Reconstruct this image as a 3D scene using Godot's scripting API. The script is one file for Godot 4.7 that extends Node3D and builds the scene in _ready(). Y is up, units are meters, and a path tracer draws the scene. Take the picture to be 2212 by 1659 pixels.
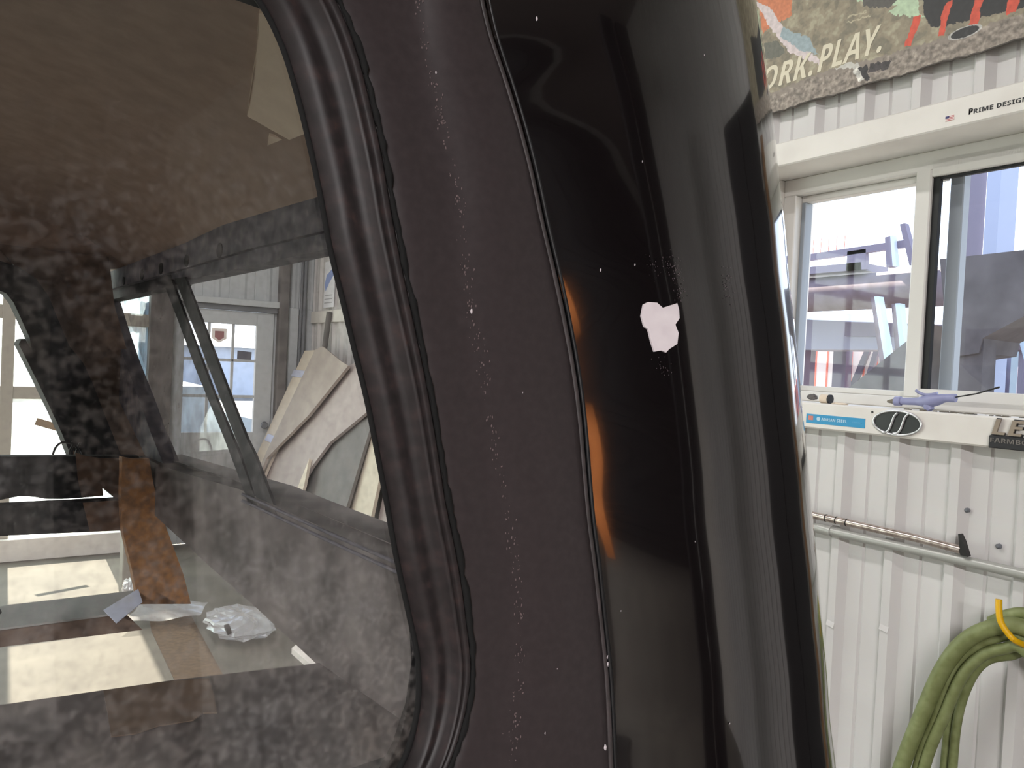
extends Node3D
# A stripped pickup cab standing in a metal-clad workshop, seen from behind its rear window.
# World axes follow the workshop: +X is the window wall, -Z the door wall, Y up, metres.
# The cab is turned 7 degrees to the left of the workshop's long axis and keeps its own axes.

const TURN := 7.0
var M := {}
var used := {}


func _ready():
	camera_and_light()
	materials()
	shell()
	front_wall()
	window_wall()
	outside()
	room_behind()
	cab()
	leaning_boards()
	floor_things()
	wall_things()


func camera_and_light():
	var cam := Camera3D.new()
	cam.name = "camera"
	cam.fov = rad_to_deg(2.0 * atan(829.5 / 1650.0))
	cam.near = 0.02
	cam.far = 400.0
	cam.transform = Transform3D(Basis(Vector3.UP, deg_to_rad(-33.7)) * Basis(Vector3.RIGHT, deg_to_rad(-1.3)) * Basis(Vector3.BACK, deg_to_rad(2.8)), Vector3(0, 1.53, 0))
	add_child(cam)
	cam.current = true
	var sky := ProceduralSkyMaterial.new()
	sky.sky_top_color = Color(0.80, 0.88, 1.0)
	sky.sky_horizon_color = Color(0.93, 0.96, 1.0)
	sky.ground_bottom_color = Color(0.5, 0.49, 0.47)
	sky.ground_horizon_color = Color(0.75, 0.76, 0.78)
	sky.sky_energy_multiplier = 1.55
	sky.ground_energy_multiplier = 1.0
	sky.sun_angle_max = 1.0
	var env := Environment.new()
	env.background_mode = Environment.BG_SKY
	env.sky = Sky.new()
	env.sky.sky_material = sky
	env.tonemap_mode = Environment.TONE_MAPPER_LINEAR
	env.tonemap_exposure = 1.0
	env.sdfgi_enabled = true
	env.ssao_enabled = true
	env.ssil_enabled = true
	var we := WorldEnvironment.new()
	we.name = "surroundings"
	we.environment = env
	add_child(we)
	var sun := DirectionalLight3D.new()
	sun.name = "sun"
	sun.light_color = Color(1.0, 0.96, 0.87)
	sun.light_energy = 13.0
	sun.light_angular_distance = 0.5
	sun.shadow_enabled = true
	sun.basis = Basis.looking_at(Vector3(0.0, -0.975, 1.0).normalized())
	add_child(sun)
	# strip lamp over the cab, and an added one behind to brighten reflections; ceiling_lamp() builds each fitting with its light
	ceiling_lamp(Vector3(0.1, 3.75, -2.7), 3.2, 6.9, "white strip lamp under the ceiling above the truck cab")
	ceiling_lamp(Vector3(-3.6, 3.75, 4.2), 3.0, 92.0, "unseen white strip lamp added under the ceiling to light the room behind the cab")


# ---------------------------------------------------------------- helpers

func numbered(called: String) -> String:
	if not used.has(called):
		used[called] = 0
		return called
	used[called] += 1
	return "%s_%03d" % [called, used[called]]


func begin() -> SurfaceTool:
	var st := SurfaceTool.new()
	st.begin(Mesh.PRIMITIVE_TRIANGLES)
	return st


func part(called: String, st: SurfaceTool, material: Material, parent: Node) -> MeshInstance3D:
	st.generate_normals()
	var o := MeshInstance3D.new()
	o.name = called
	o.mesh = st.commit()
	o.material_override = material
	parent.add_child(o, true)
	return o


func tag(o: Node, label: String, category: String, group := "") -> Node:
	o.set_meta("label", label)
	o.set_meta("category", category)
	if group:
		o.set_meta("group", group)
	return o


func thing(called: String, label: String, category: String, at := Vector3.ZERO, group := "") -> Node3D:
	var o := Node3D.new()
	o.name = numbered(called)
	o.position = at
	add_child(o)
	tag(o, label, category, group)
	return o


func setting(called: String) -> Node3D:
	var o := Node3D.new()
	o.name = called
	o.set_meta("kind", "structure")
	add_child(o)
	return o


func tri(st: SurfaceTool, a: Vector3, b: Vector3, c: Vector3, out: Vector3, group := -1):
	st.set_smooth_group(group if group >= 0 else 0xFFFFFFFF)
	if (c - a).cross(b - a).dot(out) < 0.0:
		var k := b
		b = c
		c = k
	st.add_vertex(a)
	st.add_vertex(b)
	st.add_vertex(c)


func quad(st: SurfaceTool, a: Vector3, b: Vector3, c: Vector3, d: Vector3, out: Vector3, group := -1):
	tri(st, a, b, c, out, group)
	tri(st, a, c, d, out, group)


func box(st: SurfaceTool, lo: Vector3, hi: Vector3, bevel := 0.0, frame := Transform3D()):
	# a box with chamfered edges
	var m := (lo + hi) / 2.0
	var h := (hi - lo) / 2.0
	h = h.abs()
	var e := minf(bevel, minf(h.x, minf(h.y, h.z)) * 0.9)
	for ax in 3:
		for s in [-1.0, 1.0]:
			var n := Vector3.ZERO
			n[ax] = s
			var u := Vector3.ZERO
			u[(ax + 1) % 3] = h[(ax + 1) % 3] - e
			var v := Vector3.ZERO
			v[(ax + 2) % 3] = h[(ax + 2) % 3] - e
			var f := m + n * h[ax]
			quad(st, frame * (f - u - v), frame * (f + u - v), frame * (f + u + v), frame * (f - u + v), frame.basis * n)
	if e <= 0.0:
		return
	for ax in 3:
		var b := (ax + 1) % 3
		var c := (ax + 2) % 3
		for sb in [-1.0, 1.0]:
			for sc in [-1.0, 1.0]:
				var along := Vector3.ZERO
				along[ax] = h[ax] - e
				var p := Vector3.ZERO
				p[b] = sb * h[b]
				p[c] = sc * (h[c] - e)
				var q := Vector3.ZERO
				q[b] = sb * (h[b] - e)
				q[c] = sc * h[c]
				quad(st, frame * (m + p - along), frame * (m + p + along), frame * (m + q + along), frame * (m + q - along), frame.basis * (p + q))
	for sx in [-1.0, 1.0]:
		for sy in [-1.0, 1.0]:
			for sz in [-1.0, 1.0]:
				var k := Vector3(sx, sy, sz)
				var a := Vector3(sx * h.x, sy * (h.y - e), sz * (h.z - e))
				var b2 := Vector3(sx * (h.x - e), sy * h.y, sz * (h.z - e))
				var c2 := Vector3(sx * (h.x - e), sy * (h.y - e), sz * h.z)
				tri(st, frame * (m + a), frame * (m + b2), frame * (m + c2), frame.basis * k)


func box_part(called: String, lo: Vector3, hi: Vector3, material: Material, parent: Node, bevel := 0.003) -> MeshInstance3D:
	var st := begin()
	box(st, lo, hi, bevel)
	return part(called, st, material, parent)


func prism(st: SurfaceTool, p: Array, ext: Vector3):
	# a flat outline (any order of turning) given the thickness ext
	var area := Vector3.ZERO
	for i in p.size():
		area += p[i].cross(p[(i + 1) % p.size()])
	var n := area.normalized()
	var u: Vector3 = (p[1] - p[0]).normalized()
	u = (u - n * u.dot(n)).normalized()
	var v := n.cross(u)
	var flat := PackedVector2Array()
	for q in p:
		flat.append(Vector2(q.dot(u), q.dot(v)))
	var index := Geometry2D.triangulate_polygon(flat)
	for i in range(0, index.size(), 3):
		var a: Vector3 = p[index[i]]
		var b: Vector3 = p[index[i + 1]]
		var c: Vector3 = p[index[i + 2]]
		tri(st, a, b, c, -ext)
		tri(st, a + ext, b + ext, c + ext, ext)
	for i in p.size():
		var a: Vector3 = p[i]
		var b: Vector3 = p[(i + 1) % p.size()]
		quad(st, a, b, b + ext, a + ext, (b - a).cross(n))


func prism_part(called: String, p: Array, ext: Vector3, material: Material, parent: Node) -> MeshInstance3D:
	var st := begin()
	prism(st, p, ext)
	return part(called, st, material, parent)


func tube(st: SurfaceTool, path: Array, radius, sides := 12, caps := true):
	# a round bar along a path; radius is a number or one number for each point
	var side := Vector3.UP
	var rings := []
	for i in path.size():
		var t: Vector3 = (path[mini(i + 1, path.size() - 1)] - path[maxi(i - 1, 0)]).normalized()
		if i == 0 and absf(t.dot(side)) > 0.9:
			side = Vector3.RIGHT
		side = (side - t * side.dot(t)).normalized()
		var other := t.cross(side)
		var r: float = radius[i] if radius is Array else radius
		var ring := []
		for k in sides:
			var a := TAU * k / sides
			ring.append(path[i] + (side * cos(a) + other * sin(a)) * r)
		rings.append(ring)
	for i in path.size() - 1:
		for k in sides:
			var l := (k + 1) % sides
			var m: Vector3 = (rings[i][k] + rings[i][l] + rings[i + 1][k] + rings[i + 1][l]) / 4.0 - (path[i] + path[i + 1]) / 2.0
			quad(st, rings[i][k], rings[i][l], rings[i + 1][l], rings[i + 1][k], m, 1)
	if caps:
		for end in [0, path.size() - 1]:
			var out: Vector3 = path[end] - path[1 if end == 0 else end - 1]
			for k in sides:
				tri(st, path[end], rings[end][k], rings[end][(k + 1) % sides], out)


func curve(p: Array, n: int) -> Array:
	# n points, evenly spread over a smooth line through p
	var out := []
	for i in n:
		var f := float(i) / (n - 1) * (p.size() - 1)
		var k := mini(int(f), p.size() - 2)
		var t := f - k
		var a: Vector3 = p[maxi(k - 1, 0)]
		var d: Vector3 = p[mini(k + 2, p.size() - 1)]
		out.append(p[k].cubic_interpolate(p[k + 1], a, d, t))
	return out


func sheet(st: SurfaceTool, rows: Array, out: Vector3, group := 1, uv := false):
	# a smooth surface through rows of points
	var a: Vector3 = rows[rows.size() / 2][rows[0].size() / 2]
	var b: Vector3 = rows[rows.size() / 2][rows[0].size() / 2 - 1]
	var c: Vector3 = rows[rows.size() / 2 - 1][rows[0].size() / 2]
	var flip := (c - a).cross(b - a).dot(out) < 0.0
	st.set_smooth_group(group)
	var nr := float(rows.size() - 1)
	var nc := float(rows[0].size() - 1)
	for i in rows.size() - 1:
		for k in rows[0].size() - 1:
			var four := [[i + 1, k + 1], [i + 1, k], [i, k + 1], [i, k + 1], [i + 1, k], [i, k]]
			if flip:
				four = [[i + 1, k + 1], [i, k + 1], [i + 1, k], [i, k + 1], [i, k], [i + 1, k]]
			for q in four:
				if uv:
					st.set_uv(Vector2(q[1] / nc, q[0] / nr))
				st.add_vertex(rows[q[0]][q[1]])


func write(called: String, words: String, height: float, at: Transform3D, material: Material, parent: Node, weight := 700, depth := 0.0012, width := 0.0) -> MeshInstance3D:
	# flat lettering: words stand on the origin of «at», run along its x and face its z
	var t := TextMesh.new()
	var f := SystemFont.new()
	f.font_names = PackedStringArray(["Droid Sans"])
	f.font_weight = weight
	t.font = f
	t.text = words
	t.font_size = 64
	t.pixel_size = 0.01
	t.depth = depth
	t.curve_step = 1.0
	t.horizontal_alignment = HORIZONTAL_ALIGNMENT_LEFT
	var b := t.get_aabb()
	var k := height / b.size.y
	var kx := width / b.size.x if width > 0.0 else k
	var o := MeshInstance3D.new()
	o.name = called
	o.mesh = t
	o.material_override = material
	o.transform = at * Transform3D(Basis(Vector3(kx, 0, 0), Vector3(0, k, 0), Vector3(0, 0, 1)), Vector3(-b.position.x * kx, -b.position.y * k, 0))
	parent.add_child(o, true)
	return o


func noise(seed_: int, frequency: float, octaves: int, ramp: Array, size := 512, kind := FastNoiseLite.TYPE_SIMPLEX_SMOOTH) -> NoiseTexture2D:
	# ramp: [place, colour, place, colour ...]
	var n := FastNoiseLite.new()
	n.seed = seed_
	n.noise_type = kind
	n.frequency = frequency
	n.fractal_octaves = octaves
	var g := Gradient.new()
	var at := PackedFloat32Array()
	var colors := PackedColorArray()
	for i in range(0, ramp.size(), 2):
		at.append(ramp[i])
		colors.append(ramp[i + 1])
	g.offsets = at
	g.colors = colors
	var t := NoiseTexture2D.new()
	t.width = size
	t.height = size
	t.seamless = true
	t.noise = n
	t.color_ramp = g
	return t


func plain(color: Color, rough := 0.6, metal := 0.0) -> StandardMaterial3D:
	var m := StandardMaterial3D.new()
	m.albedo_color = color
	m.roughness = rough
	m.metallic = metal
	return m


func mottled(texture: Texture2D, scale_: float, rough := 0.7, metal := 0.0, tint := Color.WHITE) -> StandardMaterial3D:
	var m := plain(tint, rough, metal)
	m.albedo_texture = texture
	m.uv1_triplanar = true
	m.uv1_scale = Vector3.ONE * scale_
	return m


func added_lamp(at: Vector3, aim: Vector3):  # unseen lamp, added to brighten the plank mirrored in the paint
	var t := thing("added_lamp", "unseen lamp added on a black tripod to light the plank that the paint mirrors", "lamp", at)
	var head := Vector3(0, 1.25, 0)
	var to := (aim - at - head).normalized()
	for k in 3:
		var leg := begin()
		tube(leg, [Vector3(0, 0.7, 0), Vector3(0.3 * cos(TAU * k / 3.0), 0.01, 0.3 * sin(TAU * k / 3.0))], 0.012, 8)
		part("leg", leg, M.black_cabinet, t)
	var mast := begin()
	tube(mast, [Vector3(0, 0.68, 0), head - to * 0.03], 0.012, 8)
	part("mast", mast, M.black_cabinet, t)
	var shell_ := begin()
	tube(shell_, [head - to * 0.08, head - to * 0.05, head], [0.03, 0.07, 0.08], 20)
	part("reflector", shell_, M.black_cabinet, t)
	var lens := begin()
	tube(lens, [head, head + to * 0.01], 0.07, 20)
	var glow := plain(Color(1, 1, 1), 0.5)
	glow.emission_enabled = true
	glow.emission = Color(1.0, 0.93, 0.8)
	glow.emission_energy_multiplier = 3.0
	part("lens", lens, glow, t)
	var l := SpotLight3D.new()
	l.name = "added_spot"
	l.light_color = Color(1.0, 0.93, 0.8)
	l.light_energy = 7.0
	l.light_size = 0.07
	l.spot_range = 12.0
	l.spot_attenuation = 2.0
	l.spot_angle = 38.0
	l.shadow_enabled = true
	l.position = head + to * 0.03
	l.basis = Basis.looking_at(to)
	t.add_child(l)


func ceiling_lamp(at: Vector3, length: float, energy: float, label: String):
	var t := thing("strip_lamp", label, "lamp", at, "strip lamps under the workshop ceiling")
	var body := begin()
	box(body, Vector3(-0.09, 0.0, -length / 2), Vector3(0.09, 0.06, length / 2), 0.01)
	part("housing", body, plain(Color(0.85, 0.85, 0.85), 0.5), t)
	var tubes := begin()
	box(tubes, Vector3(-0.07, -0.02, -length / 2 + 0.03), Vector3(0.07, 0.002, length / 2 - 0.03), 0.008)
	var glow := plain(Color(1, 1, 1), 0.5)
	glow.emission_enabled = true
	glow.emission = Color(1.0, 0.97, 0.92)
	glow.emission_energy_multiplier = 3.0
	part("diffuser", tubes, glow, t)
	for s in [-1.0, 1.0]:
		var rod := begin()
		tube(rod, [Vector3(0, 0.05, s * length * 0.4), Vector3(0, 4.2 - at.y, s * length * 0.4)], 0.006, 8)
		part("hanger", rod, plain(Color(0.6, 0.6, 0.6), 0.4, 0.6), t)
	var l := AreaLight3D.new()
	l.name = "strip_light"
	l.area_size = Vector2(0.14, length - 0.06)
	l.light_color = Color(1.0, 0.985, 0.985)
	l.light_energy = energy
	l.area_range = 20.0
	l.shadow_enabled = true
	l.position = Vector3(0, -0.025, 0)
	l.rotation.x = -PI / 2
	t.add_child(l)


func materials():
	M.concrete = mottled(noise(3, 0.012, 5, [0.0, Color(0.38, 0.36, 0.335), 0.5, Color(0.43, 0.41, 0.38), 1.0, Color(0.48, 0.46, 0.425)], 512), 0.35, 0.75)
	M.cladding = mottled(noise(11, 0.006, 3, [0.0, Color(0.765, 0.752, 0.745), 0.6, Color(0.79, 0.78, 0.773), 1.0, Color(0.81, 0.80, 0.793)], 256), 0.8, 0.42)
	M.ceiling = plain(Color(0.48, 0.46, 0.45), 0.7)
	M.white_wood = mottled(noise(21, 0.01, 4, [0.0, Color(0.84, 0.82, 0.795), 0.5, Color(0.88, 0.865, 0.84), 1.0, Color(0.9, 0.885, 0.86)], 256), 1.5, 0.55)
	M.frame_cool = plain(Color(0.72, 0.735, 0.745), 0.5)
	M.frame_cream = plain(Color(0.66, 0.64, 0.60), 0.6)
	M.frame_white = plain(Color(0.87, 0.86, 0.84), 0.45)
	M.vinyl = plain(Color(0.83, 0.82, 0.80), 0.35)
	M.vinyl_grey = plain(Color(0.56, 0.59, 0.62), 0.4)
	M.gasket_black = plain(Color(0.05, 0.05, 0.06), 0.5)
	M.post = mottled(noise(31, 0.02, 4, [0.0, Color(0.33, 0.315, 0.31), 1.0, Color(0.46, 0.44, 0.43)], 256), 1.0, 0.7)
	M.grey_steel = plain(Color(0.42, 0.43, 0.45), 0.5)
	# glass
	M.pane = StandardMaterial3D.new()
	M.pane.transparency = BaseMaterial3D.TRANSPARENCY_ALPHA
	M.pane.albedo_color = Color(0.5, 0.55, 0.55, 0.004)
	M.pane.roughness = 0.02
	# sheets of pale plastic that let some light straight through and scatter the rest
	M.sheet_clear = plain(Color(0.13, 0.33, 0.36, 0.75), 0.5)
	M.sheet_clear.transparency = BaseMaterial3D.TRANSPARENCY_ALPHA
	M.sheet_clear.backlight_enabled = true
	M.sheet_clear.backlight = Color(0.9, 0.98, 1.0)
	M.sheet_blue = plain(Color(0.30, 0.40, 0.45, 0.96), 0.6)
	M.sheet_blue.transparency = BaseMaterial3D.TRANSPARENCY_ALPHA
	M.sheet_blue.backlight_enabled = true
	M.sheet_blue.backlight = Color(0.7, 0.8, 0.85)
	# the cab
	M.primer_dull = mottled(noise(41, 0.02, 5, [0.0, Color(0.17, 0.155, 0.155), 0.45, Color(0.215, 0.195, 0.195), 0.75, Color(0.255, 0.225, 0.23), 1.0, Color(0.31, 0.28, 0.28)], 512), 6.0, 0.55)
	M.old_paint = mottled(noise(42, 0.03, 5, [0.0, Color(0.165, 0.14, 0.145), 0.5, Color(0.19, 0.16, 0.165), 1.0, Color(0.215, 0.185, 0.19)], 512), 9.0, 0.45)
	M.gloss = plain(Color(0.055, 0.04, 0.045), 0.12)
	M.gloss.clearcoat_enabled = true
	M.gloss.clearcoat = 1.0
	M.gloss.clearcoat_roughness = 0.04
	M.rubber = mottled(noise(43, 0.03, 4, [0.0, Color(0.10, 0.085, 0.085), 0.5, Color(0.145, 0.125, 0.128), 0.8, Color(0.20, 0.16, 0.16), 1.0, Color(0.26, 0.185, 0.165)], 512), 5.0, 0.5)
	M.rubber.metallic_specular = 0.4
	M.seam = plain(Color(0.015, 0.015, 0.015), 0.9)
	M.dusty_steel = mottled(noise(47, 0.035, 5, [0.0, Color(0.20, 0.195, 0.22), 0.4, Color(0.30, 0.29, 0.325), 0.7, Color(0.37, 0.355, 0.38), 1.0, Color(0.46, 0.43, 0.43)], 512), 1.6, 0.75)
	M.black_steel = mottled(noise(48, 0.03, 4, [0.0, Color(0.02, 0.02, 0.026), 0.45, Color(0.05, 0.05, 0.065), 0.65, Color(0.09, 0.09, 0.105), 0.82, Color(0.18, 0.175, 0.185), 1.0, Color(0.32, 0.31, 0.31)], 512), 3.0, 0.8)
	M.grey_panel = mottled(noise(49, 0.012, 5, [0.0, Color(0.21, 0.185, 0.18), 0.4, Color(0.32, 0.295, 0.288), 0.65, Color(0.385, 0.36, 0.352), 1.0, Color(0.47, 0.445, 0.43)], 512), 1.3, 0.8)
	M.roof_tan = mottled(noise(51, 0.018, 5, [0.0, Color(0.53, 0.455, 0.405), 0.5, Color(0.58, 0.50, 0.45), 1.0, Color(0.625, 0.545, 0.49)], 512), 2.5, 0.8)
	M.tan_board = mottled(noise(52, 0.02, 4, [0.0, Color(0.82, 0.755, 0.68), 1.0, Color(0.88, 0.82, 0.74)], 256), 3.0, 0.8)
	M.pillar_tan = mottled(noise(53, 0.03, 5, [0.0, Color(0.30, 0.245, 0.215), 0.45, Color(0.42, 0.35, 0.305), 1.0, Color(0.5, 0.425, 0.37)], 512), 2.0, 0.8)
	M.vent_dust = mottled(noise(55, 0.014, 5, [0.0, Color(0.5, 0.47, 0.45, 0.08), 0.45, Color(0.5, 0.48, 0.47, 0.3), 0.75, Color(0.52, 0.5, 0.49, 0.5), 1.0, Color(0.55, 0.53, 0.52, 0.62)], 512), 2.0, 0.95)
	M.vent_dust.transparency = BaseMaterial3D.TRANSPARENCY_ALPHA
	M.red_brown = mottled(noise(57, 0.03, 5, [0.0, Color(0.44, 0.335, 0.25), 0.45, Color(0.545, 0.40, 0.275), 0.7, Color(0.62, 0.44, 0.275), 1.0, Color(0.64, 0.50, 0.38)], 512), 3.0, 0.8)  # also carries the brown glass reflection at the cab front
	M.dim_reflection = mottled(noise(58, 0.02, 5, [0.0, Color(0.27, 0.21, 0.175), 0.5, Color(0.36, 0.28, 0.225), 1.0, Color(0.46, 0.35, 0.27)], 512), 2.5, 0.85)  # dim brown of a reflection in the rear glass
	M.brown_reflection = mottled(noise(56, 0.02, 5, [0.0, Color(0.31, 0.255, 0.21), 0.5, Color(0.37, 0.30, 0.24), 1.0, Color(0.43, 0.35, 0.28)], 512), 2.5, 0.85)  # brown of a reflection in the rear glass
	M.grey_top = mottled(noise(54, 0.015, 4, [0.0, Color(0.56, 0.56, 0.545), 1.0, Color(0.66, 0.66, 0.645)], 256), 2.0, 0.7)
	M.orange_wood = mottled(noise(60, 0.02, 3, [0.0, Color(0.74, 0.43, 0.22), 1.0, Color(0.82, 0.51, 0.27)], 256), 3.0, 0.7)
	M.chip = mottled(noise(59, 0.02, 3, [0.0, Color(0.80, 0.76, 0.78), 1.0, Color(0.86, 0.83, 0.84)], 256), 12.0, 0.6)
	M.bright_metal = plain(Color(0.85, 0.85, 0.86), 0.3, 0.7)
	# loose things
	M.sunlit_cream = mottled(noise(71, 0.015, 4, [0.0, Color(0.82, 0.77, 0.70), 1.0, Color(0.88, 0.84, 0.77)], 256), 1.5, 0.7)  # cream includes the sunlight on lit board faces
	M.taupe_board = mottled(noise(72, 0.012, 4, [0.0, Color(0.60, 0.55, 0.52), 1.0, Color(0.69, 0.645, 0.61)], 256), 1.2, 0.75)
	M.mauve_board = mottled(noise(73, 0.012, 4, [0.0, Color(0.64, 0.59, 0.58), 1.0, Color(0.72, 0.675, 0.66)], 256), 1.2, 0.75)
	M.grey_board = mottled(noise(74, 0.015, 4, [0.0, Color(0.42, 0.41, 0.405), 1.0, Color(0.52, 0.5, 0.495)], 256), 1.2, 0.75)
	M.paper = plain(Color(0.78, 0.80, 0.88), 0.6)
	M.wrap = plain(Color(0.85, 0.85, 0.87, 0.36), 0.16)
	M.wrap.transparency = BaseMaterial3D.TRANSPARENCY_ALPHA
	M.hose = mottled(noise(81, 0.03, 4, [0.0, Color(0.40, 0.42, 0.25), 0.5, Color(0.47, 0.5, 0.32), 1.0, Color(0.54, 0.57, 0.4)], 256), 3.0, 0.55)
	M.hook = plain(Color(0.88, 0.68, 0.05), 0.4)
	M.lavender = plain(Color(0.55, 0.56, 0.70), 0.4)
	M.pipe_grey = plain(Color(0.66, 0.66, 0.64), 0.35, 0.2)
	M.bar_steel = mottled(noise(83, 0.03, 4, [0.0, Color(0.55, 0.49, 0.46), 0.6, Color(0.8, 0.75, 0.72), 1.0, Color(0.9, 0.87, 0.85)], 256), 5.0, 0.25, 0.75)
	M.dark_tool = plain(Color(0.1, 0.095, 0.09), 0.5)
	M.ink = plain(Color(0.14, 0.14, 0.15), 0.6)
	M.letter_cream = plain(Color(0.86, 0.83, 0.74), 0.6)
	M.beige = plain(Color(0.56, 0.51, 0.45), 0.5)
	# outside
	M.rusty = mottled(noise(91, 0.02, 4, [0.0, Color(0.36, 0.315, 0.335), 1.0, Color(0.46, 0.42, 0.47)], 256), 0.7, 0.8)
	M.slate = mottled(noise(92, 0.02, 4, [0.0, Color(0.29, 0.275, 0.29), 1.0, Color(0.39, 0.375, 0.39)], 256), 0.7, 0.8)
	M.mauve_steel = plain(Color(0.46, 0.44, 0.51), 0.6)
	M.pale_steel = plain(Color(0.78, 0.86, 0.93), 0.5)
	M.salmon = plain(Color(0.93, 0.50, 0.42), 0.7)
	M.white_paint = plain(Color(0.95, 0.92, 0.9), 0.7)
	M.gravel = mottled(noise(95, 0.02, 5, [0.0, Color(0.34, 0.335, 0.33), 1.0, Color(0.44, 0.435, 0.43)], 256), 0.4, 0.9)
	M.black_cabinet = plain(Color(0.045, 0.045, 0.05), 0.6)


# ---------------------------------------------------------------- the workshop

func shell():
	var fl := setting("floor")
	box_part("slab", Vector3(-7.2, -0.12, -6.6), Vector3(2.5, 0.0, 9.4), M.concrete, fl, 0.0)
	var ce := setting("ceiling")
	box_part("deck", Vector3(-7.2, 4.2, -6.6), Vector3(2.5, 4.32, 9.4), M.ceiling, ce, 0.0)
	var wl := setting("wall_left")
	box_part("cladding", Vector3(-7.2, 0, -6.6), Vector3(-7.0, 4.2, 9.4), M.cladding, wl, 0.0)
	var wb := setting("wall_back")
	box_part("cladding", Vector3(-7.0, 0, 9.2), Vector3(2.5, 4.2, 9.4), M.cladding, wb, 0.0)


func ribbed(along0: float, along1: float, first: float, pitch: float, rib := 0.02) -> Array:
	# outline of ribbed sheet steel as (place along the wall, height of the face): flat pans, a raised rib every pitch, a fine bead halfway
	var raw := []
	var k := floori((along0 - first) / pitch) - 1
	while first + k * pitch < along1 + pitch:
		var c := first + k * pitch
		for m in [Vector2(-0.026, 0), Vector2(-0.013, rib), Vector2(0.012, rib), Vector2(0.034, 0), Vector2(pitch * 0.49 - 0.006, 0), Vector2(pitch * 0.49, -0.005), Vector2(pitch * 0.49 + 0.006, 0)]:
			raw.append(Vector2(c + m.x, m.y))
		k += 1
	var out := []
	for i in raw.size() - 1:
		var a: Vector2 = raw[i]
		var b: Vector2 = raw[i + 1]
		if b.x <= along0 or a.x >= along1:
			continue
		if a.x < along0:
			a = a.lerp(b, (along0 - a.x) / (b.x - a.x))
		if out.is_empty():
			out.append(a)
		if b.x > along1:
			b = a.lerp(b, (along1 - a.x) / (b.x - a.x))
		out.append(b)
	return out


func clad(called: String, outline: Array, low: float, high: float, frame: Transform3D, material: Material, parent: Node):
	# ribbed sheet whose ribs run up; frame: x along the wall, y up, z out of the wall
	var st := begin()
	for i in outline.size() - 1:
		var a: Vector2 = outline[i]
		var b: Vector2 = outline[i + 1]
		quad(st, frame * Vector3(a.x, low, a.y), frame * Vector3(b.x, low, b.y), frame * Vector3(b.x, high, b.y), frame * Vector3(a.x, high, a.y), frame.basis * Vector3(0, 0, 1))
	part(called, st, material, parent)


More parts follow.
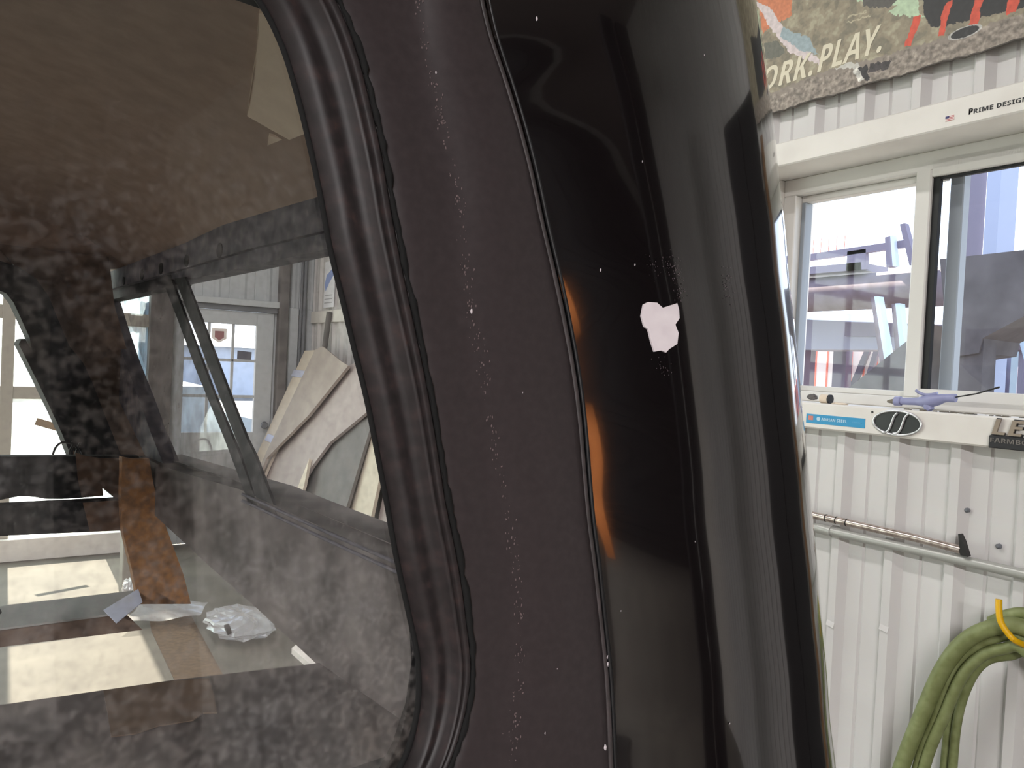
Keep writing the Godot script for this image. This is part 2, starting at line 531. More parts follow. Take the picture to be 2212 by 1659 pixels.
func front_wall():
	var w := setting("wall_front")
	var face := -6.4
	# a framed wall of pale plastic sheets
	box_part("sill_beam", Vector3(-7.0, 0.0, -6.5), Vector3(0.94, 0.155, -6.3), M.white_wood, w, 0.004)
	for y in [[1.136, 1.223], [1.693, 1.789], [2.75, 2.85]]:
		box_part("rail", Vector3(-7.0, y[0], -6.44), Vector3(0.92, y[1], -6.36), M.frame_cream, w)
	for x in [0.025, -1.02, -2.06, -3.1, -4.14, -5.18, -6.22]:
		box_part("stud", Vector3(x - 0.038, 0.155, -6.45), Vector3(x + 0.038, 3.4, -6.35), M.frame_cream, w)
	box_part("upper_panel", Vector3(-7.0, 3.4, -6.5), Vector3(0.94, 4.2, -6.36), M.frame_cool, w, 0.0)
	box_part("post", Vector3(0.91, 0.0, -6.5), Vector3(1.075, 4.2, -6.3), M.post, w)
	var xs := [-7.0, -6.22, -5.18, -4.14, -3.1, -2.06, -1.02, 0.025, 0.66]
	var ys := [0.155, 1.18, 1.74, 2.8, 3.4]
	for i in xs.size() - 1:
		for k in ys.size() - 1:
			var st := begin()
			quad(st, Vector3(xs[i], ys[k], -6.405), Vector3(xs[i + 1], ys[k], -6.405), Vector3(xs[i + 1], ys[k + 1], -6.405), Vector3(xs[i], ys[k + 1], -6.405), Vector3(0, 0, 1))
			part("plastic_panel", st, M.sheet_clear, w)
	var cu := begin()
	for i in 5:   # ribbed tarpaulin strips beside the post
		var x0 := 0.655 + i * 0.052
		quad(cu, Vector3(x0, 0.155, -6.40), Vector3(x0 + 0.026, 0.155, -6.385), Vector3(x0 + 0.026, 3.4, -6.385), Vector3(x0, 3.4, -6.40), Vector3(0, 0, 1))
		quad(cu, Vector3(x0 + 0.026, 0.155, -6.385), Vector3(x0 + 0.052, 0.155, -6.40), Vector3(x0 + 0.052, 3.4, -6.40), Vector3(x0 + 0.026, 3.4, -6.385), Vector3(0, 0, 1))
	part("strip_sheet", cu, M.sheet_blue, w)
	# brown tape stuck on the plastic
	var tape := box_part("tape_strip", Vector3(0.0, -0.026, 0), Vector3(0.3, 0.026, 0.002), plain(Color(0.55, 0.47, 0.38), 0.7), w, 0.0)
	tape.position = Vector3(0.205, 0.975, -6.4)
	tape.rotation.z = -0.32
	# above the door and beside it
	var fr := Transform3D(Basis(), Vector3(0, 0, face))
	clad("ribbed_sheet", ribbed(1.075, 1.885, 1.2, 0.2, 0.012), 1.95, 4.2, fr, M.frame_cool, w)
	clad("ribbed_sheet", ribbed(1.97, 2.2, 2.01, 0.12, 0.008), 1.93, 4.2, fr, M.frame_cool, w)
	box_part("backing", Vector3(1.075, 1.93, -6.6), Vector3(2.5, 4.2, -6.42), M.frame_cool, w, 0.0)
	box_part("side_panel", Vector3(1.86, 0.0, -6.6), Vector3(2.5, 1.93, -6.405), M.frame_cool, w, 0.0)
	box_part("flat_panel", Vector3(1.975, 0.0, -6.405), Vector3(2.062, 1.93, -6.375), M.frame_cool, w)
	box_part("post", Vector3(1.885, 0.0, -6.42), Vector3(1.968, 4.2, -6.33), M.post, w, 0.01)
	for c in [[2.075, 0.012], [2.105, 0.016]]:
		var st := begin()
		tube(st, [Vector3(c[0], 0, -6.37), Vector3(c[0], 4.2, -6.37)], c[1], 10)
		part("conduit", st, M.grey_steel, w)
	var tr := setting("trim_1")
	box_part("drip_cap", Vector3(1.08, 1.915, -6.42), Vector3(1.88, 1.965, -6.32), M.frame_cool, tr)
	box_part("rubber_strip", Vector3(1.08, 1.872, -6.42), Vector3(1.88, 1.915, -6.36), M.grey_steel, tr)
	# the door with its nine-pane window
	var d := setting("door_1")
	var white: Material = M.frame_cool
	box_part("stile", Vector3(1.085, 0.01, -6.43), Vector3(1.172, 1.87, -6.385), white, d)
	box_part("stile", Vector3(1.722, 0.01, -6.43), Vector3(1.86, 1.87, -6.385), white, d)
	box_part("top_rail", Vector3(1.172, 1.762, -6.43), Vector3(1.722, 1.87, -6.385), white, d)
	box_part("bottom_panel", Vector3(1.172, 0.01, -6.43), Vector3(1.722, 0.888, -6.385), white, d)
	for x in [1.355, 1.540]:
		box_part("muntin", Vector3(x - 0.011, 0.888, -6.415), Vector3(x + 0.011, 1.762, -6.395), white, d)
	for y in [1.179, 1.471]:
		box_part("muntin", Vector3(1.172, y - 0.011, -6.415), Vector3(1.722, y + 0.011, -6.395), white, d)
	for i in 3:
		for k in 3:
			var st := begin()
			var x0 := 1.172 + i * 0.1835
			var y0 := 0.888 + k * 0.2915
			quad(st, Vector3(x0, y0, -6.405), Vector3(x0 + 0.183, y0, -6.405), Vector3(x0 + 0.183, y0 + 0.291, -6.405), Vector3(x0, y0 + 0.291, -6.405), Vector3(0, 0, 1))
			part("pane", st, M.pane, d)
	var k1 := begin()
	tube(k1, [Vector3(1.8, 0.95, -6.385), Vector3(1.8, 0.95, -6.34), Vector3(1.8, 0.95, -6.325)], [0.012, 0.03, 0.024], 14)
	part("knob", k1, M.grey_steel, d)
	# stickers on the panes
	var s1 := tag(prism_part(numbered("shield_sticker"), [Vector3(1.375, 1.722, -6.402), Vector3(1.49, 1.722, -6.402), Vector3(1.49, 1.64, -6.402), Vector3(1.433, 1.605, -6.402), Vector3(1.375, 1.64, -6.402)], Vector3(0, 0, 0.002), M.white_paint, self), "small white shield sticker with a red centre on an upper door pane", "sticker")
	prism_part("emblem", [Vector3(1.398, 1.7, -6.399), Vector3(1.468, 1.7, -6.399), Vector3(1.468, 1.65, -6.399), Vector3(1.433, 1.625, -6.399), Vector3(1.398, 1.65, -6.399)], Vector3(0, 0, 0.001), plain(Color(0.62, 0.42, 0.42), 0.7), s1)
	tag(prism_part(numbered("door_notice"), [Vector3(1.578, 1.552, -6.402), Vector3(1.692, 1.545, -6.402), Vector3(1.69, 1.478, -6.402), Vector3(1.577, 1.484, -6.402)], Vector3(0, 0, 0.002), plain(Color(0.38, 0.38, 0.42), 0.7), self), "dark rectangular notice stuck low on the top right door pane", "sticker")


func window_wall():
	var w := setting("wall_right")
	var fr := Transform3D(Basis(Vector3(0, 0, 1), Vector3(0, 1, 0), Vector3(-1, 0, 0)), Vector3(2.2, 0, 0))
	var first := -1.232
	var pitch := 0.173
	var z0 := -1.78     # the window recess
	var z1 := -0.55
	clad("ribbed_sheet", ribbed(-6.4, z0 - 0.0, first, pitch), 0.0, 4.2, fr, M.cladding, w)
	clad("ribbed_sheet", ribbed(z0, z1, first, pitch), 0.0, 1.40, fr, M.cladding, w)
	clad("ribbed_sheet", ribbed(z0, z1, first, pitch), 2.28, 4.2, fr, M.cladding, w)
	clad("ribbed_sheet", ribbed(z1, 9.2, first, pitch), 0.0, 4.2, fr, M.cladding, w)
	box_part("core", Vector3(2.215, 0, -6.4), Vector3(2.5, 4.2, z0), M.frame_white, w, 0.0)
	box_part("core", Vector3(2.215, 0, z1), Vector3(2.5, 4.2, 9.2), M.frame_white, w, 0.0)
	box_part("core", Vector3(2.215, 0, z0), Vector3(2.5, 1.435, z1), M.frame_white, w, 0.0)
	box_part("core", Vector3(2.215, 2.245, z0), Vector3(2.5, 4.2, z1), M.frame_white, w, 0.0)
	# dents in the ribs below
	for p in [[-1.405, 0.775], [-1.232, 0.815]]:
		var st := begin()
		prism(st, [Vector3(2.181, p[1], p[0] - 0.013), Vector3(2.181, p[1] + 0.012, p[0] - 0.013), Vector3(2.174, p[1] - 0.006, p[0] - 0.013)], Vector3(0, -0.004, 0.026))
		part("dent", st, M.cladding, w)
	for p in [[-0.945, 1.12], [-1.029, 1.2]]:
		var st := begin()
		tube(st, [Vector3(2.2, p[1], p[0]), Vector3(2.192, p[1], p[0]), Vector3(2.188, p[1], p[0])], [0.007, 0.007, 0.003], 8)
		part("screw", st, M.grey_steel, w)
	# boards that line the recess
	var t2 := setting("trim_2")
	box_part("head_board", Vector3(2.13, 2.239, z0 - 0.35), Vector3(2.33, 2.318, z1 + 0.3), M.white_wood, t2, 0.004)
	var letters := Transform3D(Basis(Vector3(0, 0, 1), Vector3(0, 1, 0), Vector3(-1, 0, 0)), Vector3(2.1295, 2.2625, -1.057))
	write("lettering", "PRIME DESIGN", 0.0125, letters, M.ink, t2, 700, 0.0006, 0.142)
	write("lettering", "P", 0.016, letters, M.ink, t2, 700, 0.0006)
	var fl := begin()
	box(fl, Vector3(2.1292, 2.258, -1.118), Vector3(2.1301, 2.272, -1.094), 0.0)
	part("flag_sticker", fl, M.white_paint, t2)
	for i in 4:
		var st := begin()
		box(st, Vector3(2.1287, 2.2585 + i * 0.0038, -1.117), Vector3(2.1293, 2.2602 + i * 0.0038, -1.095), 0.0)
		part("red_stripe", st, plain(Color(0.72, 0.35, 0.36), 0.7), t2)
	var cn := begin()
	box(cn, Vector3(2.1283, 2.2655, -1.1175), Vector3(2.129, 2.2718, -1.1075), 0.0)
	part("blue_field", cn, plain(Color(0.28, 0.28, 0.45), 0.7), t2)
	var t3 := setting("trim_3")
	box_part("side_board", Vector3(2.2, 1.435, z0 - 0.02), Vector3(2.33, 2.239, z0 + 0.02), M.white_wood, t3, 0.003)
	var t4 := setting("trim_4")
	box_part("sill_board", Vector3(2.14, 1.380, z0 - 0.3), Vector3(2.33, 1.462, z1 + 0.3), M.white_wood, t4, 0.005)
	for z in [-1.284, -1.68]:
		var st := begin()
		tube(st, [Vector3(2.142, 1.448, z), Vector3(2.138, 1.448, z)], 0.003, 8)
		part("screw", st, M.dark_tool, t4)
	# the sliding window
	var n := setting("window_1")
	var v: Material = M.vinyl
	box_part("frame_head", Vector3(2.30, 2.18, z0 + 0.02), Vector3(2.40, 2.239, z1), v, n)
	box_part("frame_sill", Vector3(2.30, 1.462, z0 + 0.02), Vector3(2.40, 1.496, z1), v, n)
	box_part("frame_jamb", Vector3(2.30, 1.496, z0 + 0.02), Vector3(2.40, 2.18, -1.71), v, n)
	box_part("sash_rail", Vector3(2.335, 2.158, -1.71), Vector3(2.375, 2.18, -1.22), v, n, 0.002)
	box_part("sash_rail", Vector3(2.335, 1.496, -1.71), Vector3(2.375, 1.514, -1.22), v, n, 0.002)
	box_part("sash_stile", Vector3(2.335, 1.514, -1.71), Vector3(2.375, 2.158, -1.694), M.vinyl_grey, n, 0.002)
	box_part("meeting_stile", Vector3(2.318, 1.496, -1.286), Vector3(2.375, 2.18, -1.252), v, n, 0.004)
	box_part("sliding_stile", Vector3(2.300, 1.496, -1.286), Vector3(2.333, 2.212, -1.238), v, n, 0.004)
	box_part("sliding_rail", Vector3(2.300, 2.160, -1.238), Vector3(2.333, 2.212, z1), v, n, 0.003)
	box_part("sliding_rail", Vector3(2.300, 1.476, -1.238), Vector3(2.333, 1.524, z1), v, n, 0.003)
	box_part("glazing_gasket", Vector3(2.312, 1.524, -1.238), Vector3(2.33, 2.160, -1.218), M.gasket_black, n, 0.001)
	box_part("glazing_gasket", Vector3(2.314, 2.152, -1.238), Vector3(2.33, 2.160, z1), M.gasket_black, n, 0.001)
	box_part("screen_stile", Vector3(2.36, 1.496, -1.212), Vector3(2.40, 2.18, -1.172), M.vinyl_grey, n, 0.003)
	for z in [[-1.694, -1.286, 2.355], [-1.238, z1, 2.322]]:
		var st := begin()
		quad(st, Vector3(z[2], 1.5, z[0]), Vector3(z[2], 1.5, z[1]), Vector3(z[2], 2.175, z[1]), Vector3(z[2], 2.175, z[0]), Vector3(-1, 0, 0))
		part("pane", st, M.pane, n)
	box_part("frame_jamb", Vector3(2.30, 1.496, z1 - 0.05), Vector3(2.40, 2.18, z1), v, n)


func outside():
	var gr := setting("ground")
	box_part("gravel", Vector3(-60, -0.35, -90), Vector3(90, -0.15, 60), M.gravel, gr, 0.0)
	# seen through the window
	var a := thing("storage_tank", "long rusty mauve steel tank lying across the yard outside the window", "tank", Vector3(8, 0, 0))
	var st := begin()
	tube(st, curve([Vector3(0.4, 2.605, -9.5), Vector3(0.4, 2.61, -6), Vector3(0.4, 2.62, -4.0), Vector3(0.4, 2.62, -2.6)], 12), 0.212, 28)
	part("shell", st, M.rusty, a)
	for z in [-9.0, -7.5]:
		box_part("support", Vector3(0.25, -0.15, z - 0.1), Vector3(0.55, 2.45, z + 0.1), M.mauve_steel, a)
	box_part("support", Vector3(0.2, -0.15, -2.75), Vector3(0.6, 2.45, -2.6), M.mauve_steel, a)
	var r := thing("ladder_rack", "mauve steel rack with slots standing above the rusty tank outside", "rack", Vector3(8.2, 0, 0))
	prism_part("top_rail", [Vector3(0, 2.96, -7.6), Vector3(0, 3.03, -7.6), Vector3(0, 3.132, -4.66), Vector3(0, 3.05, -4.64), Vector3(0, 3.01, -5.93)], Vector3(0.06, 0, 0), M.mauve_steel, r)
	prism_part("lower_rail", [Vector3(0, 2.845, -7.6), Vector3(0, 2.93, -7.6), Vector3(0, 2.932, -5.17), Vector3(0, 2.845, -5.16)], Vector3(0.56, 0, 0), M.mauve_steel, r)
	prism_part("gusset", [Vector3(0, 2.845, -5.35), Vector3(0, 3.07, -5.35), Vector3(0, 3.08, -5.12), Vector3(0, 2.845, -5.10)], Vector3(0.06, 0, 0), M.mauve_steel, r)
	prism_part("post", [Vector3(-0.05, 3.175, -4.867), Vector3(-0.05, 3.183, -4.80), Vector3(-0.05, 2.84, -4.75), Vector3(-0.05, 2.84, -4.83)], Vector3(0.08, 0, 0), M.mauve_steel, r)
	prism_part("post_face", [Vector3(-0.06, 3.183, -4.80), Vector3(-0.06, 3.183, -4.765), Vector3(-0.06, 2.84, -4.71), Vector3(-0.06, 2.84, -4.75)], Vector3(0.07, 0, 0), M.pale_steel, r)
	prism_part("leaning_post", [Vector3(-0.05, 3.30, -4.705), Vector3(-0.05, 3.305, -4.648), Vector3(-0.05, 2.84, -4.50), Vector3(-0.05, 2.84, -4.57)], Vector3(0.08, 0, 0), M.mauve_steel, r)
	for i in 5:
		var w := begin()
		tube(w, [Vector3(0.03, 3.02, -5.83 + i * 0.105), Vector3(0.03, 3.27, -5.83 + i * 0.105)], 0.004, 6)
		part("wire", w, M.salmon, r)
	for i in 2:
		box_part("leg", Vector3(0.50, -0.15, -7.55 + i * 3.1), Vector3(0.56, 2.93, -7.47 + i * 3.1), M.mauve_steel, r)
	var tl := thing("flat_trailer", "grey lavender trailer body below the tank outside the window", "trailer", Vector3(9, 0, 0))
	prism_part("body", [Vector3(0, 2.39, -6.9), Vector3(0, 2.322, -5.816), Vector3(0, 2.248, -4.4), Vector3(0, 1.967, -4.4), Vector3(0, 1.95, -6.9)], Vector3(0.5, 0, 0), plain(Color(0.56, 0.57, 0.64), 0.6), tl)
	prism_part("side_panel", [Vector3(-0.04, 2.31, -5.816), Vector3(-0.04, 2.24, -4.4), Vector3(-0.04, 2.10, -4.4), Vector3(-0.04, 2.13, -5.816)], Vector3(0.04, 0, 0), M.mauve_steel, tl)
	for z in [-6.6, -4.6]:
		box_part("stand", Vector3(0.1, -0.15, z - 0.08), Vector3(0.4, 1.97, z + 0.08), M.mauve_steel, tl)
	var ro := thing("sloped_lid", "pale blue white sloped lid lying on the trailer outside", "lid", Vector3(9.52, 0, 0))
	prism_part("sheet", [Vector3(0, 2.40, -6.95), Vector3(0, 2.493, -6.39), Vector3(0, 2.458, -6.057), Vector3(0, 2.30, -5.366), Vector3(0, 2.35, -6.139)], Vector3(0.35, 0.02, 0), M.pale_steel, ro)
	box_part("prop", Vector3(0.1, -0.15, -6.4), Vector3(0.25, 2.36, -6.2), M.mauve_steel, ro)
	var s1 := thing("strut", "mauve steel strut with pale edge leaning under the tank, left one", "strut", Vector3(7.6, 0, 0))
	prism_part("web", [Vector3(0, 2.45, -4.66), Vector3(0, 2.45, -4.59), Vector3(0, -0.15, -4.0), Vector3(0, -0.15, -4.1)], Vector3(0.08, 0, 0), M.rusty, s1)
	prism_part("flange", [Vector3(-0.03, 2.45, -4.60), Vector3(-0.03, 2.45, -4.555), Vector3(-0.03, -0.15, -3.93), Vector3(-0.03, -0.15, -4.0)], Vector3(0.1, 0, 0), M.pale_steel, s1)
	var s2 := thing("strut", "upright mauve strut with pale edge under the tank, beside the window mullion", "strut", Vector3(7.9, 0, 0))
	prism_part("web", [Vector3(0, 2.40, -4.60), Vector3(0, 2.40, -4.52), Vector3(0, -0.15, -4.12), Vector3(0, -0.15, -4.23)], Vector3(0.08, 0, 0), M.rusty, s2)
	prism_part("flange", [Vector3(-0.03, 2.40, -4.54), Vector3(-0.03, 2.40, -4.49), Vector3(-0.03, -0.15, -4.05), Vector3(-0.03, -0.15, -4.12)], Vector3(0.1, 0, 0), M.pale_steel, s2)
	var c := thing("cargo_container", "white and salmon ribbed cargo container at the far side of the yard", "container", Vector3(10, 0, 0))
	box_part("body", Vector3(0.03, -0.15, -12), Vector3(2.4, 2.02, -2.2), M.white_paint, c, 0.01)
	for i in 34:
		var z := -11.9 + i * 0.19
		box_part("rib", Vector3(0.02, -0.1, z), Vector3(0.035, 1.98, z + 0.028), M.salmon, c, 0.004)
	box_part("end_panel", Vector3(-0.05, -0.1, -4.9), Vector3(0.04, 1.99, -2.25), M.salmon, c, 0.004)
	var b := thing("brace_pair", "two slanting mauve braces in front of the ribbed container", "brace", Vector3(9.9, 0, 0))
	prism_part("bar", [Vector3(0, -0.15, -6.94), Vector3(0, -0.15, -6.83), Vector3(0, 2.005, -6.03), Vector3(0, 2.005, -6.11)], Vector3(0.05, 0, 0), M.mauve_steel, b)
	prism_part("bar", [Vector3(0, -0.15, -6.55), Vector3(0, -0.15, -6.47), Vector3(0, 2.005, -5.90), Vector3(0, 2.005, -5.975)], Vector3(0.05, 0, 0), M.mauve_steel, b)
	var ch := thing("loading_chute", "dark grey steel chute sloping up at the lower right of the left pane", "chute", Vector3(6, 0, 0))
	prism_part("side", [Vector3(0, 1.2, -4.2), Vector3(0, 1.489, -3.828), Vector3(0, 1.902, -3.332), Vector3(0, 2.02, -3.19), Vector3(0, -0.15, -3.19), Vector3(0, -0.15, -4.2)], Vector3(0.3, 0, 0), M.slate, ch)
	var hp := thing("hopper", "big slate grey steel hopper on a square leg outside the right sash", "hopper", Vector3(6, 0, 0))
	prism_part("bin", [Vector3(0, 1.717, -3.044), Vector3(0, 2.118, -3.068), Vector3(0, 2.521, -3.127), Vector3(0, 2.534, -2.541), Vector3(0, 2.56, -2.2), Vector3(0, 2.62, -1.6), Vector3(0, 2.3, -1.6), Vector3(0, 2.2, -2.28), Vector3(0, 1.907, -2.782), Vector3(0, 1.8, -2.8), Vector3(0, 1.771, -2.965)], Vector3(0.6, 0, 0), M.slate, hp)
	prism_part("leg", [Vector3(0.02, 1.85, -2.965), Vector3(0.02, 1.95, -2.78), Vector3(0.02, -0.15, -2.77), Vector3(0.02, -0.15, -2.95)], Vector3(0.2, 0, 0), M.slate, hp)
	prism_part("leg", [Vector3(0.3, 2.3, -1.65), Vector3(0.3, 2.3, -1.8), Vector3(0.3, -0.15, -1.8), Vector3(0.3, -0.15, -1.65)], Vector3(0.2, 0, 0), M.slate, hp)
	var bm := thing("steel_column", "tall mauve steel column rising behind the hopper outside", "column", Vector3(7, 0, 0))
	box_part("web", Vector3(0, -0.15, -3.49), Vector3(0.25, 5.5, -3.28), M.mauve_steel, bm)
	box_part("flange", Vector3(-0.02, -0.15, -3.28), Vector3(0.3, 5.5, -3.17), plain(Color(0.62, 0.66, 0.76), 0.6), bm)
	var ls := thing("strut", "pale steel strut leaning at the right end of the hopper", "strut", Vector3(7.5, 0, 0))
	prism_part("bar", [Vector3(0, 2.4, -3.30), Vector3(0, 2.4, -3.25), Vector3(0, -0.15, -2.45), Vector3(0, -0.15, -2.52)], Vector3(0.06, 0, 0), M.pale_steel, ls)
	var bl := thing("machine_housing", "brown and blue grey machine housing on the yard behind the hopper leg", "machine", Vector3(8, 0, 0))
	box_part("cover", Vector3(0, 1.92, -3.58), Vector3(0.3, 2.035, -3.37), M.rusty, bl)
	box_part("cabinet", Vector3(0.5, -0.15, -3.94), Vector3(0.9, 2.09, -3.80), plain(Color(0.52, 0.57, 0.66), 0.6), bl)
	box_part("cabinet", Vector3(0.5, -0.15, -3.655), Vector3(0.9, 1.95, -3.2), plain(Color(0.68, 0.75, 0.80), 0.6), bl)
	box_part("stand", Vector3(0.1, -0.15, -3.42), Vector3(0.2, 1.93, -3.38), M.mauve_steel, bl)
	var cp := thing("added_canopy", "unseen grey sheet canopy added over the door to block the sun", "canopy", Vector3(1.45, 2.05, -6.6))  # added out of view to keep the sun off the floor inside
	box_part("sheet", Vector3(-0.6, 0, -1.5), Vector3(0.75, 0.04, 0.0), M.grey_steel, cp, 0.004)
	for x in [-0.55, 0.7]:
		prism_part("bracket", [Vector3(x, 0, 0), Vector3(x, 0, -0.9), Vector3(x, -0.3, 0)], Vector3(0.03, 0, 0), M.grey_steel, cp)
	# seen through the panes of the door
	var sh := thing("long_shed", "low blue grey shed far beyond the door panes", "shed", Vector3(0, 0, -30))
	box_part("wall", Vector3(-2, -0.2, -4), Vector3(14, 1.75, 0), plain(Color(0.70, 0.74, 0.80), 0.7), sh)
	prism_part("roof", [Vector3(-2.3, 1.75, 0.3), Vector3(-2.3, 1.75, -4.3), Vector3(-2.3, 2.35, -2)], Vector3(16.6, 0, 0), M.pale_steel, sh)
	var ca := thing("parked_van", "dark blue grey van parked outside beyond the lower door panes", "van", Vector3(2.1, -0.15, -11))
	prism_part("body", [Vector3(-0.6, 0.3, 0), Vector3(-0.6, 0.9, 0), Vector3(-0.3, 1.2, 0), Vector3(0.25, 1.2, 0), Vector3(0.45, 0.85, 0), Vector3(0.9, 0.75, 0), Vector3(0.95, 0.3, 0)], Vector3(0, 0, -1.6), plain(Color(0.55, 0.60, 0.64), 0.4), ca)
	for x in [-0.25, 0.6]:
		var wh := begin()
		tube(wh, [Vector3(x, 0.28, 0.05), Vector3(x, 0.28, -0.2)], 0.28, 20)
		part("wheel", wh, M.gasket_black, ca)


func room_behind():
	# unseen things added for the black paint to mirror: dark roller door, cabinet, planks, posts
	var k := thing("added_cabinet", "tall black cabinet added unseen by the window wall for its dark reflection", "cabinet", Vector3(1.72, 0, 0.03))  # added unseen, gives the paint a dark band
	box_part("body", Vector3(0.0, 0.05, -0.38), Vector3(0.40, 2.38, 0.38), M.black_cabinet, k, 0.01)
	for z in [[-0.375, -0.005], [0.005, 0.375]]:
		box_part("door", Vector3(-0.02, 0.08, z[0]), Vector3(0.0, 2.36, z[1]), M.black_cabinet, k, 0.005)
	for z in [-0.3, 0.3]:
		box_part("foot", Vector3(0.05, 0, z - 0.03), Vector3(0.4, 0.05, z + 0.03), M.black_cabinet, k)
	var pl := thing("added_timber", "reddish brown plank added unseen beside the black cabinet for its reflection", "plank", Vector3(2.08, 0, -0.465))  # added unseen, gives the paint a brown line
	box_part("board", Vector3(0, 0, -0.05), Vector3(0.04, 2.35, 0.05), M.red_brown, pl, 0.004)
	var op := thing("added_plank", "orange brown plank added unseen behind the cab for the paint to mirror", "plank", Vector3(0, 0, 3.0))  # added unseen, gives the paint an orange streak
	prism_part("board", [Vector3(-0.95, 1.60, 0), Vector3(-0.75, 1.60, 0), Vector3(-0.60, 0.72, 0), Vector3(-0.69, 0.72, 0)], Vector3(0, 0, 0.03), M.orange_wood, op)
	box_part("stand", Vector3(-0.80, 0.0, 0.03), Vector3(-0.74, 1.3, 0.07), M.black_cabinet, op)
	box_part("stand_foot", Vector3(-0.95, 0.0, -0.1), Vector3(-0.6, 0.03, 0.25), M.black_cabinet, op)
	added_lamp(Vector3(-1.35, 0, 2.3), Vector3(-0.74, 1.15, 3.0))
	var lp := thing("added_post", "pair of black posts added unseen behind the cab for their dark reflection", "post", Vector3(1.05, 0, 2.3))  # added unseen, a dark band low on the glossy corner
	for x in [-0.20, 0.05]:
		box_part("post", Vector3(x, 0.02, -0.09), Vector3(x + 0.19, 3.0, 0.09), M.black_cabinet, lp, 0.008)
	box_part("foot_plate", Vector3(-0.3, 0, -0.15), Vector3(0.34, 0.02, 0.15), M.black_cabinet, lp, 0.004)
	var d := setting("door_2")
	for i in 14:
		box_part("slat", Vector3(-5.2, 0.02 + i * 0.285, 9.1), Vector3(2.15, 0.295 + i * 0.285, 9.16), M.black_cabinet, d, 0.012)


# ---------------------------------------------------------------- the pickup cab (its own axes: -Z forward, +X right)

# lines down the right rear corner of the cab, top to bottom: rim of the glass, seam of the gasket, crease, drip groove, rounded corner
const EDGE := [Vector3(0.086, 1.72, -0.393), Vector3(0.108, 1.724, -0.393), Vector3(0.132, 1.724, -0.393), Vector3(0.152, 1.715, -0.392), Vector3(0.166, 1.695, -0.39), Vector3(0.175, 1.67, -0.387), Vector3(0.182, 1.644, -0.384), Vector3(0.188, 1.618, -0.381), Vector3(0.193, 1.59, -0.377), Vector3(0.2, 1.563, -0.374), Vector3(0.207, 1.536, -0.371), Vector3(0.214, 1.508, -0.367), Vector3(0.22, 1.48, -0.364), Vector3(0.226, 1.451, -0.361), Vector3(0.231, 1.422, -0.357), Vector3(0.238, 1.393, -0.354), Vector3(0.244, 1.363, -0.35), Vector3(0.243, 1.335, -0.347), Vector3(0.233, 1.311, -0.344), Vector3(0.212, 1.296, -0.342), Vector3(0.186, 1.291, -0.341), Vector3(0.159, 1.293, -0.342)]
const SEAM := [Vector3(0.091, 1.739, -0.377), Vector3(0.116, 1.745, -0.378), Vector3(0.142, 1.748, -0.378), Vector3(0.166, 1.741, -0.377), Vector3(0.185, 1.722, -0.375), Vector3(0.198, 1.698, -0.372), Vector3(0.207, 1.67, -0.369), Vector3(0.214, 1.64, -0.365), Vector3(0.22, 1.609, -0.362), Vector3(0.226, 1.579, -0.358), Vector3(0.233, 1.548, -0.354), Vector3(0.24, 1.516, -0.35), Vector3(0.246, 1.485, -0.347), Vector3(0.251, 1.453, -0.343), Vector3(0.258, 1.421, -0.339), Vector3(0.263, 1.388, -0.335), Vector3(0.265, 1.356, -0.331), Vector3(0.257, 1.327, -0.328), Vector3(0.241, 1.303, -0.325), Vector3(0.218, 1.288, -0.323), Vector3(0.189, 1.285, -0.323), Vector3(0.161, 1.287, -0.323)]
const CREASE := [Vector3(0.229, 1.798, -0.377), Vector3(0.23, 1.769, -0.374), Vector3(0.233, 1.742, -0.37), Vector3(0.237, 1.715, -0.367), Vector3(0.243, 1.688, -0.364), Vector3(0.25, 1.663, -0.361), Vector3(0.258, 1.636, -0.358), Vector3(0.262, 1.608, -0.354), Vector3(0.264, 1.58, -0.351), Vector3(0.269, 1.552, -0.348), Vector3(0.275, 1.525, -0.344), Vector3(0.28, 1.497, -0.341), Vector3(0.285, 1.468, -0.338), Vector3(0.29, 1.44, -0.334), Vector3(0.294, 1.411, -0.331), Vector3(0.296, 1.383, -0.327), Vector3(0.295, 1.355, -0.324), Vector3(0.29, 1.328, -0.321), Vector3(0.284, 1.303, -0.318), Vector3(0.278, 1.278, -0.315), Vector3(0.272, 1.254, -0.312), Vector3(0.266, 1.231, -0.309)]
const GROOVE := [Vector3(0.268, 1.811, -0.369), Vector3(0.271, 1.782, -0.365), Vector3(0.274, 1.753, -0.362), Vector3(0.281, 1.726, -0.359), Vector3(0.292, 1.701, -0.356), Vector3(0.302, 1.674, -0.352), Vector3(0.311, 1.647, -0.349), Vector3(0.319, 1.618, -0.346), Vector3(0.327, 1.589, -0.342), Vector3(0.335, 1.56, -0.339), Vector3(0.341, 1.53, -0.335), Vector3(0.345, 1.499, -0.331), Vector3(0.348, 1.468, -0.328), Vector3(0.35, 1.438, -0.324), Vector3(0.354, 1.407, -0.32), Vector3(0.358, 1.376, -0.317), Vector3(0.361, 1.345, -0.313), Vector3(0.362, 1.315, -0.309), Vector3(0.363, 1.285, -0.306), Vector3(0.364, 1.255, -0.302), Vector3(0.364, 1.226, -0.298), Vector3(0.364, 1.196, -0.295)]
